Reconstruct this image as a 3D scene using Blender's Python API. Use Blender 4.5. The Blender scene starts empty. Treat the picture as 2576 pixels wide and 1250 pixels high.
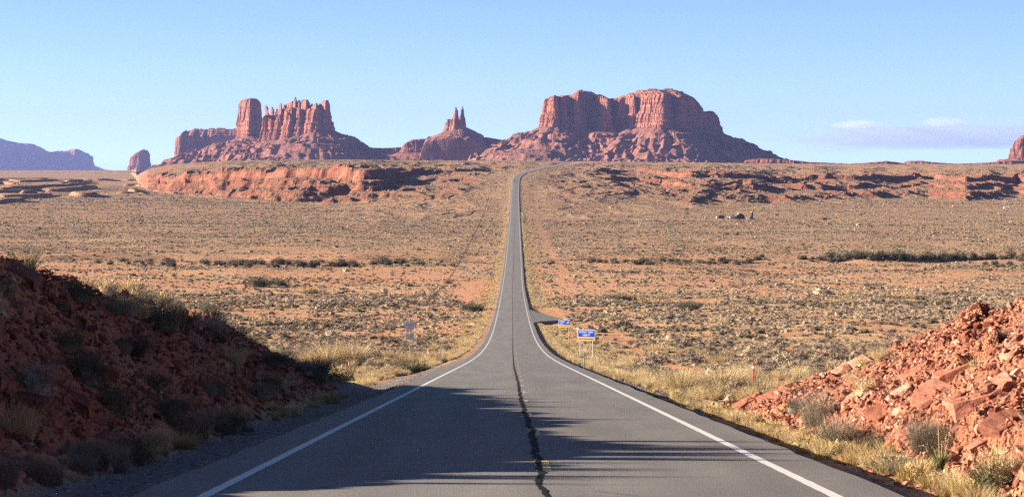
import bpy, bmesh, math, random
import numpy as np
from mathutils import Vector, Matrix, Euler

random.seed(7)
RNG = np.random.default_rng(7)
S = bpy.context.scene
COL = S.collection
R = math.radians

# ------------------------------------------------------------------ camera, sky, sun, exposure
EYE = 60.0                     # camera height; the valley floor lies about 52 m lower
FD, CX, HY = 6037.0, 1288.0, 400.0   # focal length and horizon of the photo in the pixels measured
cam = bpy.data.objects.new('camera', bpy.data.cameras.new('camera'))
COL.objects.link(cam); S.camera = cam
cam.location = (0, 0, EYE); cam.rotation_euler = (R(90), 0, 0)
cam.data.sensor_width = 36.0; cam.data.lens = 36.0 * 2400.0 / 1024.0
cam.data.shift_y = -0.08735
cam.data.clip_start = 0.5; cam.data.clip_end = 120000.0

SUN_EL, SUN_AZ = 15.2, 6.0    # degrees; the sun stands to the left and a little ahead
W = bpy.data.worlds.new('World'); S.world = W; W.use_nodes = True
nt = W.node_tree
sky = nt.nodes.new('ShaderNodeTexSky'); sky.sky_type = 'NISHITA'; sky.sun_disc = False
sky.sun_elevation = R(SUN_EL); sky.sun_rotation = R(270.0 + SUN_AZ)
sky.altitude = 1800.0; sky.air_density = 0.46; sky.dust_density = 0.0; sky.ozone_density = 2.0
nt.links.new(sky.outputs[0], nt.nodes['Background'].inputs[0])
nt.nodes['Background'].inputs[1].default_value = 0.05

sun = bpy.data.objects.new('sun', bpy.data.lights.new('sun', 'SUN')); COL.objects.link(sun)
sun.data.energy = 5.0; sun.data.angle = R(0.5); sun.data.color = (1.0, 0.87, 0.70)
ca, ce = math.cos(R(SUN_AZ)), math.cos(R(SUN_EL))
sun.rotation_euler = Vector((ca * ce, -math.sin(R(SUN_AZ)) * ce, -math.sin(R(SUN_EL)))).to_track_quat('-Z', 'Y').to_euler()
S.view_settings.view_transform = 'Standard'; S.view_settings.look = 'None'
S.view_settings.gamma = 1.0; S.view_settings.exposure = 1.97
S.cycles.volume_bounces = 1; S.cycles.max_bounces = 5; S.cycles.diffuse_bounces = 2
S.cycles.use_denoising = False; S.cycles.use_adaptive_sampling = False

# ------------------------------------------------------------------ noise
def _h(ix, iy, seed):
    with np.errstate(over='ignore'):
        h = (ix.astype(np.uint32) * np.uint32(374761393)) ^ (iy.astype(np.uint32) * np.uint32(668265263)) ^ np.uint32((seed * 1442695041) & 0xffffffff)
        h = (h ^ (h >> np.uint32(13))) * np.uint32(1274126177)
        h = (h ^ (h >> np.uint32(15))) * np.uint32(2246822519)
    return h ^ (h >> np.uint32(16))
def _r(ix, iy, seed): return _h(ix, iy, seed).astype(np.float64) / 4294967295.0
def noise(x, y, seed=0):
    x, y = np.broadcast_arrays(np.asarray(x, float), np.asarray(y, float))
    x0 = np.floor(x); y0 = np.floor(y); fx = x - x0; fy = y - y0
    ix = x0.astype(np.int64); iy = y0.astype(np.int64)
    def g(dx, dy):
        a = _r(ix + dx, iy + dy, seed) * 6.2831853
        return np.cos(a) * (fx - dx) + np.sin(a) * (fy - dy)
    ux = fx * fx * fx * (fx * (fx * 6 - 15) + 10); uy = fy * fy * fy * (fy * (fy * 6 - 15) + 10)
    a = g(0, 0) * (1 - ux) + g(1, 0) * ux; b = g(0, 1) * (1 - ux) + g(1, 1) * ux
    return 1.5 * (a * (1 - uy) + b * uy)
def fbm(x, y, o=4, seed=0, gain=.5):
    v = 0.0; a = 1.0
    for k in range(o):
        v = v + a * noise(x * 2.03 ** k, y * 2.03 ** k, seed + 17 * k); a *= gain
    return v
def cells(x, y, seed=0):       # blocky cells: random height and tilt per cell, and distance to the border
    x, y = np.broadcast_arrays(np.asarray(x, float), np.asarray(y, float))
    ix = np.floor(x).astype(np.int64); iy = np.floor(y).astype(np.int64)
    d1 = np.full(x.shape, 9.0); d2 = np.full(x.shape, 9.0); h = np.zeros(x.shape)
    for dx in (-1, 0, 1):
        for dy in (-1, 0, 1):
            jx, jy = ix + dx, iy + dy
            px = jx + .1 + .8 * _r(jx, jy, seed); py = jy + .1 + .8 * _r(jx, jy, seed + 1)
            ex, ey = x - px, y - py
            d = ex * ex + ey * ey
            hh = _r(jx, jy, seed + 2) * 2 - 1 + (_r(jx, jy, seed + 3) * 2 - 1) * ex * 1.2 + (_r(jx, jy, seed + 4) * 2 - 1) * ey * 1.2
            near = d < d1
            d2 = np.where(near, d1, np.minimum(d2, d)); h = np.where(near, hh, h); d1 = np.where(near, d, d1)
    return h, np.sqrt(d2) - np.sqrt(d1)
def ss(a, b, x):
    t = np.clip((x - a) / (b - a), 0, 1); return t * t * (3 - 2 * t)
def smooth_table(xs, ys, lo, hi, step, sigma):
    g = np.arange(lo, hi, step); v = np.interp(g, xs, ys)
    n = int(3 * sigma / step); k = np.exp(-.5 * (np.arange(-n, n + 1) * step / sigma) ** 2); k /= k.sum()
    pad = np.concatenate([2 * v[0] - v[1:n + 1][::-1], v, 2 * v[-1] - v[-n - 1:-1][::-1]])
    return g, np.convolve(pad, k, 'valid')

# ------------------------------------------------------------------ the lie of the land (metres, relative to the eye)
_pd = [-100, 0, 27, 80, 111, 144, 185, 265, 343, 412, 471, 536, 633, 778, 917, 1031, 1352, 1737, 2200, 2450, 2644, 2990, 3150, 3300, 3600, 3800, 4100, 4500, 5200, 7000]
_pz = [5.75, -1.8, -3.84, -7.84, -10.18, -12.67, -15.8, -21.6, -26.6, -30.5, -33.2, -36, -39.6, -44.3, -47.6, -49.3, -50.9, -51.2, -49, -45.2, -40.6, -28, -22.2, -18.2, -14.3, -13, -11.2, -8.2, -8, -9]
_G, _Z = smooth_table(_pd, _pz, -100, 7000, 3, 24)
_xd = [-100, 900, 1031, 1352, 1737, 2200, 2644, 2990, 3100, 3200, 3300, 3600, 3800, 4100, 4500, 5200, 7000]
_xx = [.08, .15, .5, 1.1, 1.8, 2.6, 3.4, 4.8, 6.2, 11, 18, 43, 58, 79, 100, 125, 180]
_G2, _X = smooth_table(_xd, _xx, -100, 7000, 3, 30)
def zroad(y): return np.interp(y, _G, _Z)
def xroad(y): return np.interp(y, _G2, _X)

_ly = [-60, 0, 18, 24, 29, 34, 39, 46, 54, 66, 78, 88, 96, 104, 112, 122]
_lh = [.8, .9, 1.1, 1.6, 2.1, 2.85, 3.3, 3.4, 3.3, 3.0, 2.75, 2.5, 2.05, 1.1, .0, -.7]
_ry = [-60, 20, 45, 60, 66, 72, 78, 86, 96]
_rh = [3.1, 3.5, 3.5, 2.85, 1.95, 1.05, .25, -.5, -.8]
_rc = [12.5, 12.5, 12.5, 12.6, 11.6, 10.4, 9.2, 8.6, 8.6]
# edge of the far tableland by bearing: (bearing px, distance of the rim, width of the slope, rim height, skyline height)
_ED = np.array([
    (-600, 9000, 400, -50, -52), (330, 9000, 400, -46, -52), (352, 5200, 400, -40, -40), (372, 4300, 330, -33, -30), (430, 3850, 260, -25, -17), (560, 3480, 330, -17, -8), (700, 3250, 380, -13, -5),
    (860, 3040, 300, -9.5, -5), (905, 2960, 240, -10, -5), (935, 2990, 330, -12, -5), (1000, 3230, 560, -13, -6), (1120, 3440, 760, -14, -7), (1240, 3640, 950, -14, -7),
    (1300, 3620, 950, -15, -7), (1420, 3460, 900, -16, -8), (1600, 3760, 950, -18, -10), (1650, 3620, 850, -18, -11), (1740, 3420, 800, -19, -12),
    (1900, 3520, 760, -22, -14), (2150, 3660, 720, -25, -16), (2300, 3900, 700, -26, -16), (2335, 3920, 650, -26, -16), (2430, 3520, 560, -26, -16), (2560, 3900, 600, -26, -16),
    (2620, 3600, 560, -25, -14), (2800, 3800, 600, -24, -14), (3200, 3500, 400, -24, -14)], float)
_T = ([0, .25, .30, .50, .545, .74, .775, .95, .97, 1.0], [0, .12, .24, .34, .52, .60, .88, .95, 1.0, 1.0])

def land(x, y):
    """height of the ground relative to the eye, and the masks gravel, rock, sand, far growth"""
    x, y = np.broadcast_arrays(np.asarray(x, float), np.asarray(y, float))
    zr = zroad(y); u = x - xroad(y); au = np.abs(u)
    yy = np.maximum(y, 20.0)
    brg = CX + FD * x / yy
    # valley floor
    nf = np.where(y < 1900, zr - .7, -51.9) * (1 - ss(1800, 2050, y)) + (-51.9) * ss(1800, 2050, y)
    away = ss(8, 90, au)
    nf = nf + away * (1.3 * noise(x / 95, y / 140, 3) + .7 * noise(x / 33, y / 45, 4)) * ss(60, 180, y) * (1 - .6 * ss(1500, 2000, y))
    nf = nf + ss(5.5, 12, au) * (.22 * noise(x / 6, y / 8, 5) + .12 * noise(x / 2.1, y / 2.6, 6)) * (1 - ss(500, 900, y))
    # dry wash across the valley
    yw = 1232 + 26 * noise(x / 120, 0 * x, 8) + 14 * noise(x / 37, 0 * x, 9) + np.where(x > 0, -.10 * x, .02 * x)
    gully = np.exp(-((y - yw) / 13.0) ** 2)
    nf = nf - 2.6 * gully * ss(12, 26, au)
    nf = nf + 1.2 * ss(0, 25, y - yw) * (1 - ss(60, 200, y - yw)) * ss(14, 40, au)
    # far tableland
    ye = np.interp(brg, _ED[:, 0], _ED[:, 1]) + ss(8, 60, au) * (85 * noise(x / 120, y / 330, 11) + 45 * noise(x / 47, y / 110, 12) + 16 * noise(x / 17, y / 40, 13))
    L = np.interp(brg, _ED[:, 0], _ED[:, 2]); rim = np.interp(brg, _ED[:, 0], _ED[:, 3]); top = np.interp(brg, _ED[:, 0], _ED[:, 4])
    t = (y - (ye - L)) / L
    hill = ss(-.15, .12, t)
    def step(e, w): return ss(0, 1, (y - e) / w)
    far_off = ss(8, 60, au)
    e1 = ye - .95 * L + far_off * (50 * noise(x / 75, y / 300, 15) + 18 * noise(x / 21, y / 90, 16))
    e2 = ye - .52 * L + far_off * (70 * noise(x / 90 + 7, y / 260, 17) + 24 * noise(x / 24, y / 80, 18))
    st = ss(340, 420, brg) * (1 - ss(940, 1060, brg)) + .75 * ss(1900, 2100, brg)
    k = (.48 - .30 * st) * np.clip(.75 * t + .15, 0, 1) / .9 + (.12 + .08 * st) * step(e1, 110) + (.16 + .09 * st) * step(e2, 60) + (.24 + .13 * st) * step(ye - 60, 48)
    k = np.clip(k + .02 * np.round(3 * noise(x / 35, y / 120, 19)) * hill * (1 - ss(1.0, 1.3, t)), 0, 1.02)
    plat = rim + (top - rim) * ss(0, 900, y - ye)
    z = nf + (plat - nf) * k
    spur = (1 - 2 * np.abs(noise(x / 88 - y / 700, y / 420, 21))) * 5.0 + (1 - 2.4 * np.abs(noise(x / 34 + y / 300, y / 150, 22))) * 1.9 + (1 - 2 * np.abs(noise(x / 13, y / 50, 24))) * .8 + .5 * noise(x / 5, y / 16, 23)
    spur = spur + 1.3 * np.round(1.6 * noise(x / 45, y / 170, 27))
    low = low0 = ss(330, 380, brg)
    z = z + hill * (spur - 3.2) * (.25 + .75 * low) * (1 - .55 * ss(1.0, 2.2, t)) * ss(10, 70, au)
    hug = (1 - ss(9, 240, au)) * ss(1850, 2150, y) * (1 - ss(3900, 4400, y))
    z = z * (1 - hug) + hug * (zr - .9 + (spur - 3.2) * .55 * ss(14, 70, au))
    zq = z / 6.2 + .35 * noise(x / 160, y / 400, 28) + .8 * noise(x / 520, y / 900, 29); fr = zq - np.floor(zq)
    lay = (.58 * (1 - ss(930, 1080, brg)) + .24 * ss(930, 1080, brg)) * (.45 + .9 * ss(-.2, .4, noise(x / 90, y / 260, 30)))
    z = z + hill * (1 - ss(1.15, 1.5, t)) * low0 * ss(10, 40, au) * 6.2 * lay * (ss(.36, .64, fr) - fr)
    lowhills = ss(2500, 2900, y) * (1 - low) * (1 - ss(5200, 6500, y))
    lg = noise(x / 150, y / 520, 35) + .35 * noise(x / 40, y / 150, 36)
    z = z + lowhills * (5.5 * ss(.16, .22, lg) + 4.5 * ss(.42, .47, lg))
    z = z + .5 * lowhills * np.maximum(0, 9 * (noise(x / 130, y / 190, 25) - .12) + 3 * noise(x / 45, y / 80, 26))
    # beyond the rim the land sinks along the sight line so that its skyline stays put
    far = np.maximum(y / np.where(brg < 345, 8800.0, 5200.0), 1.0)
    z = np.where(y > 2000, z * (1 + (far - 1) * ss(0, 1, far - 1 + .0001)), z)
    # road bed
    wide = np.where(y < 2000, 3.5, 3.5 + 14 * ss(2000, 2700, y))
    bed = ss(0, 1, (au - 5.2) / wide)
    edge = np.where(u > 0, -.26, -.09)
    z = np.where(y < 7000, (zr + edge - .30 * ss(5, 7.5, au)) * (1 - bed) + z * bed, z)
    # road cut: bank on either side near the camera
    near = y < 135
    hl = np.interp(y, _ly, _lh); hr = np.interp(y, _ry, _rh); rc = np.interp(y, _ry, _rc)
    sl = np.clip((-u - 6.5 + .5 * noise(y / 5, 0 * y, 31)) / 4.9, 0, 1.2); sr = np.clip((u - 6.6 + .45 * noise(y / 4, 0 * y, 32)) / (rc - 6.6), 0, 1.25)
    kl = np.clip(1.06 * sl ** 1.12, 0, 1.04); kr = np.interp(sr, [0, .12, .24, .40, .58, .72, 1, 1.25], [0, .05, .26, .36, .60, .66, 1, 1.04])
    bl = zr - .34 + (hl + .34) * kl; br = zr - .50 + (hr + .50) * kr
    c1, e1 = cells(x / 1.5, y / 2.1 + .3 * x, 41); c2, e2 = cells(x / .55, y / .8, 45); c3, e3 = cells(x / .25, y / .33, 49)
    rough = .13 * c1 + .085 * c2 + .05 * c3 - .10 * (1 - ss(0, .10, e1)) - .05 * (1 - ss(0, .12, e2))
    mask = np.where(u < 0, ss(0, .22, sl) * ss(-.3, .6, hl), ss(.02, .2, sr) * ss(-.3, .5, hr))
    lown = .22 * noise(x / 5, y / 6, 33)
    hb = np.where(u < 0, bl, br) + mask * (rough + lown * .7)
    hb = hb - ss(20, 45, au) * .06 * (au - 20)
    inb = near & (au > 5.0)
    wgt = ss(122, 108, y) if False else (1 - ss(112, 124, y))
    wgt = np.where(u > 0, 1 - ss(84, 98, y), wgt)
    z = np.where(inb, z * (1 - wgt) + hb * wgt, z)
    # masks
    gw = np.where(u < 0, 6.6 + 1.3 * ss(85, 112, y) * (1 - ss(150, 170, y)), 5.75 + 1.6 * ss(70, 90, y) * (1 - ss(110, 130, y))) + .5 * noise(y / 7, u * 0, 61)
    gravel = (1 - ss(-.35, .35, au - gw)) * (1 - .75 * ss(170, 260, y))
    rock = np.where(near, mask * wgt, 0) + np.clip(hill * (1 - .75 * ss(.95, 1.15, t)), 0, 1) * low
    sand = ss(.05, .42, fbm(x / 34, y / 60, 3, 71) - .10) * .9
    patch = np.exp(-((u + 13) / 7) ** 2) * ss(690, 760, y) * (1 - ss(930, 1010, y))
    trk = np.exp(-((x - np.interp(y, [105, 160, 190, 465, 600, 980, 1300, 1700, 2200], [11, 12.7, 13.5, 19.7, 22, 22, 21.5, 21.5, 20])) / np.where(y < 500, 1.7, 2.6)) ** 2) * np.where(y < 500, ss(130, 170, y) * (1 - ss(440, 520, y)), ss(930, 1000, y) * (1 - ss(1900, 2300, y)))
    dune = np.exp(-((brg - 2340) / 130) ** 2 - ((y - 905) / 60) ** 2)
    strip = (gully * .9 + np.exp(-((y - yw - 45) / 40) ** 2) * .55) * ss(10, 40, au)
    bare = ss(820, 920, y + 60 * noise(x / 60, y / 90, 75)) * (1 - ss(1110, 1200, y)) * ss(-.25, .25, fbm(x / 90, y / 50, 3, 73) + np.where(x < 0, .22, -.05)) * ss(9, 30, au)
    foot = ss(2050, 2300, y) * (1 - ss(2650, 2900, y)) * (.35 + .5 * noise(x / 160, y / 110, 74))
    sand = np.clip(np.maximum.reduce([sand, patch * 1.2, trk, dune * 1.2, strip, bare * .85, foot]), 0, 1)
    pale = np.clip(.5 + .7 * fbm(x / 60, y / 130, 3, 81) - .5 * ss(.1, .5, np.maximum(trk, patch)), 0, 1)
    return z, gravel, np.clip(rock, 0, 1), sand, pale, np.maximum(trk, patch)
def ground(x, y): return EYE + land(x, y)[0]
def gz(x, y): return float(ground(np.array([x]), np.array([y]))[0])
_DS = np.geomspace(18, 5000, 2600)
def hit(px, py):
    """the point of the ground seen at a point of the photo"""
    xs = (px - CX) / FD * _DS; zs = -(py - HY) / FD * _DS
    g = land(xs, _DS)[0]
    i = int(np.argmax(g >= zs)); d = _DS[i]
    return Vector(((px - CX) / FD * d, d, EYE + g[i]))
def at(px, py, d): return Vector(((px - CX) / FD * d, d, EYE - (py - HY) / FD * d))

# ------------------------------------------------------------------ materials
def mat(name, rough=.9, spec=.15):
    m = bpy.data.materials.new(name); m.use_nodes = True
    b = m.node_tree.nodes['Principled BSDF']
    b.inputs['Roughness'].default_value = rough; b.inputs['Specular IOR Level'].default_value = spec
    return m, m.node_tree, b
class NB:
    """short hand for building node trees"""
    def __init__(s, nt): s.nt = nt
    def n(s, t, **k):
        o = s.nt.nodes.new(t)
        for a, v in k.items(): setattr(o, a, v)
        return o
    def set(s, sock, v):
        if isinstance(v, bpy.types.NodeSocket): s.nt.links.new(v, sock)
        elif isinstance(v, (tuple, list)) and len(v) == 3 and sock.type == 'RGBA': sock.default_value = (*v, 1)
        else: sock.default_value = v
    def pos(s): return s.n('ShaderNodeNewGeometry').outputs['Position']
    def attr(s, name): return s.n('ShaderNodeAttribute', attribute_name=name).outputs['Fac']
    def rnd(s): return s.n('ShaderNodeObjectInfo').outputs['Random']
    def scale(s, v, sc):
        o = s.n('ShaderNodeVectorMath', operation='MULTIPLY'); s.set(o.inputs[0], v); o.inputs[1].default_value = sc; return o.outputs[0]
    def noise(s, v, sc, det=4, rough=.55, dist=0):
        o = s.n('ShaderNodeTexNoise'); s.set(o.inputs['Vector'], v); o.inputs['Scale'].default_value = sc
        o.inputs['Detail'].default_value = det; o.inputs['Roughness'].default_value = rough; o.inputs['Distortion'].default_value = dist
        return o.outputs['Fac']
    def vor(s, v, sc, feature='F1', out='Distance'):
        o = s.n('ShaderNodeTexVoronoi', feature=feature); s.set(o.inputs['Vector'], v); o.inputs['Scale'].default_value = sc; return o.outputs[out]
    def ramp(s, f, stops, interp='LINEAR'):
        o = s.n('ShaderNodeValToRGB'); o.color_ramp.interpolation = interp; e = o.color_ramp.elements
        while len(e) < len(stops): e.new(.5)
        for q, (p, c) in zip(e, stops): q.position = p; q.color = (*c, 1) if len(c) == 3 else c
        s.set(o.inputs[0], f); return o.outputs[0]
    def mr(s, f, a, b, c=0, d=1):
        o = s.n('ShaderNodeMapRange'); s.set(o.inputs[0], f)
        for i, v in enumerate((a, b, c, d)): o.inputs[i + 1].default_value = v
        return o.outputs[0]
    def math(s, op, a, b=0.0):
        o = s.n('ShaderNodeMath', operation=op); s.set(o.inputs[0], a); s.set(o.inputs[1], b); return o.outputs[0]
    def mix(s, f, a, b, mode='MIX'):
        o = s.n('ShaderNodeMix', data_type='RGBA', blend_type=mode); s.set(o.inputs['Factor'], f); s.set(o.inputs[6], a); s.set(o.inputs[7], b); return o.outputs[2]
    def bump(s, h, strength=.5, dist=.1):
        o = s.n('ShaderNodeBump'); s.set(o.inputs['Height'], h); o.inputs['Strength'].default_value = strength; o.inputs['Distance'].default_value = dist; return o.outputs[0]

def plain(name, c, rough=.7, spec=.3, var=.12, sc=8.0):
    m, t, b = mat(name, rough, spec); q = NB(t)
    f = q.noise(q.n('ShaderNodeTexCoord').outputs['Object'], sc)
    q.set(b.inputs['Base Color'], q.mix(f, tuple(v * (1 - var) for v in c), tuple(v * (1 + var) for v in c)))
    return m

def ground_mat():
    m, t, b = mat('desert_ground', .95, .05); q = NB(t); P = q.pos()
    A = q.attr
    soil = q.ramp(q.noise(P, .35, 5, .6), [(.3, (.40, .185, .10)), (.55, (.53, .27, .15)), (.75, (.60, .36, .215))])
    straw = q.ramp(q.noise(P, 1.1, 5, .7), [(.3, (.33, .20, .105)), (.5, (.48, .295, .158)), (.72, (.58, .39, .22))])
    veg = q.mix(q.mr(q.math('ADD', q.noise(P, .05, 4, .6), q.math('MULTIPLY', A('pale'), .40)), .46, .66), soil, straw)
    c = q.mix(A('sand'), veg, soil)
    # small growth too fine and too far to stand out plant by plant
    spk = q.noise(q.scale(P, (.55, .30, .3)), 1.0, 3, .7)
    c = q.mix(q.math('MULTIPLY', q.mr(spk, .41, .57), A('growth')), c, q.ramp(q.noise(P, .02, 3), [(.35, (.150, .108, .072)), (.65, (.215, .165, .108))]))
    red = q.ramp(q.noise(q.scale(P, (.03, .03, .45)), 1.0, 4, .6), [(.3, (.095, .035, .023)), (.5, (.15, .055, .035)), (.62, (.215, .090, .055)), (.8, (.11, .040, .026))])
    red = q.mix(q.mr(q.noise(P, 1.7, 5, .65), .35, .7), red, (.20, .078, .048))
    sepp = q.n('ShaderNodeSeparateXYZ'); q.set(sepp.inputs[0], P)
    red = q.mix(q.mr(sepp.outputs[1], 130, 300), q.mix(q.mr(q.noise(P, 2.2, 5, .7), .35, .65), (.21, .078, .046), (.33, .145, .088)), red)
    c = q.mix(q.math('MULTIPLY', A('rock'), q.mr(q.noise(P, .045, 4, .65), .32, .52, .72, 1)), c, red)
    stone = q.vor(P, 22, 'F1', 'Color')
    gv = q.mix(.5, q.ramp(q.noise(P, 30, 3), [(.3, (.13, .10, .09)), (.7, (.34, .27, .235))]), q.ramp(stone, [(0, (.12, .10, .09)), (1, (.36, .28, .24))]))
    c = q.mix(A('gravel'), c, gv)
    q.set(b.inputs['Base Color'], c)
    h = q.math('ADD', q.math('MULTIPLY', q.vor(P, 18), .6), q.math('ADD', q.noise(P, 3.0, 6, .7), q.math('MULTIPLY', q.noise(P, .25, 5, .7), 2.0)))
    q.set(b.inputs['Normal'], q.bump(h, .8, .12))
    return m
def asphalt_mat():
    m, t, b = mat('asphalt', .85, .25); q = NB(t); P = q.pos()
    sp = q.n('ShaderNodeSeparateXYZ'); q.set(sp.inputs[0], P); X = sp.outputs[0]
    f = q.noise(P, 55, 3, .8); g = q.vor(P, 60, 'F1', 'Color')
    c = q.ramp(f, [(.25, (.09, .083, .077)), (.5, (.172, .158, .146)), (.75, (.285, .262, .242))])
    c = q.mix(.35, c, q.ramp(g, [(0, (.075, .069, .064)), (1, (.33, .305, .28))]))
    lane = q.mix(q.mr(X, -.1, .25), (1, 1, 1), (.92, .92, .92)); c = q.mix(1, c, lane, 'MULTIPLY')
    trk = q.noise(q.scale(P, (1.1, .012, 1)), 1.0, 3); c = q.mix(1, c, q.ramp(trk, [(.3, (.84, .84, .84)), (.7, (1.12, 1.11, 1.1))]), 'MULTIPLY')
    big = q.noise(P, .22, 4); c = q.mix(1, c, q.ramp(big, [(.3, (.90, .90, .90)), (.7, (1.08, 1.08, 1.08))]), 'MULTIPLY')
    cr = q.n('ShaderNodeTexVoronoi', feature='DISTANCE_TO_EDGE'); q.set(cr.inputs['Vector'], q.scale(P, (.16, .55, .5))); cr.inputs['Scale'].default_value = 1.0
    wob = q.noise(q.scale(P, (.5, .5, .5)), 1.0, 2)
    cf = q.math('MULTIPLY', q.mr(cr.outputs['Distance'], 0, .009, .75, 0), q.mr(wob, .5, .6))
    c = q.mix(cf, c, (.022, .02, .02))
    q.set(b.inputs['Base Color'], c)
    q.set(b.inputs['Normal'], q.bump(q.math('ADD', f, q.vor(P, 60)), .55, .012))
    return m
def paint_mat(name, c, wear=.45):
    m, t, b = mat(name, .7, .3); q = NB(t); P = q.pos()
    f = q.mr(q.noise(P, 26, 5, .75), wear + .06, wear + .16)
    q.set(b.inputs['Base Color'], q.mix(f, q.mix(q.mr(q.noise(P, 14, 4, .8), .28, .40, .5, 0), c, (.15, .14, .13)), tuple(v * .82 for v in c)))
    return m
def rock_mat(name, dark, mid, light, band=.5, sc=1.0):
    m, t, b = mat(name, .92, .1); q = NB(t); P = q.pos()
    f = q.noise(q.scale(P, (.6 * sc, .6 * sc, 2.4 * sc)), 1.0, 6, .65)
    c = q.ramp(f, [(.28, dark), (.5, mid), (.72, light)])
    r = q.rnd(); c = q.mix(1, c, q.ramp(r, [(0, (.62, .60, .62)), (.5, (1.0, 1.0, 1.0)), (.8, (1.12, 1.22, 1.28)), (1, (1.38, 1.55, 1.70))]), 'MULTIPLY')
    q.set(b.inputs['Base Color'], c)
    h = q.math('ADD', q.noise(P, 3 * sc, 7, .7), q.math('MULTIPLY', q.vor(q.scale(P, (1, 1, 2)), 2.4 * sc, 'DISTANCE_TO_EDGE'), 1.0))
    q.set(b.inputs['Normal'], q.bump(h, .7, .10 / sc))
    return m
def cliff_mat():
    m, t, b = mat('butte_sandstone', .95, .05); q = NB(t); P = q.pos()
    st = q.noise(q.scale(P, (.004, .004, .11)), 1.0, 5, .65)
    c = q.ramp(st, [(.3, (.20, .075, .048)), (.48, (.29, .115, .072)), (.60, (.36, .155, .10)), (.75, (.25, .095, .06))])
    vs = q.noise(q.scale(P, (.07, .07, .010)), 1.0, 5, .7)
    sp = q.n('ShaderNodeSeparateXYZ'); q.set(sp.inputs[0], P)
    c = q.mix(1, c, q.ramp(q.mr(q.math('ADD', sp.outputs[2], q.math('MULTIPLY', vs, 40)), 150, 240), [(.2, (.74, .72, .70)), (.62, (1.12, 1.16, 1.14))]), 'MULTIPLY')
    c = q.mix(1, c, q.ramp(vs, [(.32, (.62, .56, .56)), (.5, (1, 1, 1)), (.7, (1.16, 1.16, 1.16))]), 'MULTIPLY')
    q.set(b.inputs['Base Color'], c)
    h = q.math('ADD', q.math('MULTIPLY', q.noise(q.scale(P, (.10, .10, .018)), 1.0, 6, .7), 1.6), q.noise(q.scale(P, (.02, .02, .22)), 1.0, 5, .7))
    q.set(b.inputs['Normal'], q.bump(h, .9, 7.0))
    return m
def talus_mat():
    m, t, b = mat('butte_talus', .95, .05); q = NB(t); P = q.pos()
    c = q.ramp(q.noise(q.scale(P, (.012, .012, .07)), 1.0, 6, .65), [(.3, (.145, .064, .046)), (.5, (.22, .096, .067)), (.7, (.30, .14, .098))])
    c = q.mix(q.mr(q.noise(P, .12, 4, .7), .56, .68), c, (.13, .105, .065))
    c = q.mix(q.mr(q.noise(P, .16, 3, .7), .66, .72), c, (.36, .20, .15))
    q.set(b.inputs['Base Color'], c)
    q.set(b.inputs['Normal'], q.bump(q.noise(q.scale(P, (1, 1, 2.5)), .05, 8, .7), .6, 7.0))
    return m
def leaf_mat(name, cols, rough=.8):
    m, t, b = mat(name, rough, .15); q = NB(t); P = q.pos()
    f = q.math('ADD', q.math('MULTIPLY', q.rnd(), .75), q.math('MULTIPLY', q.noise(P, 9, 2), .35))
    n = len(cols); c = q.ramp(f, [((i + .2) / n, k) for i, k in enumerate(cols)])
    q.set(b.inputs['Base Color'], c)
    return m
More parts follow.
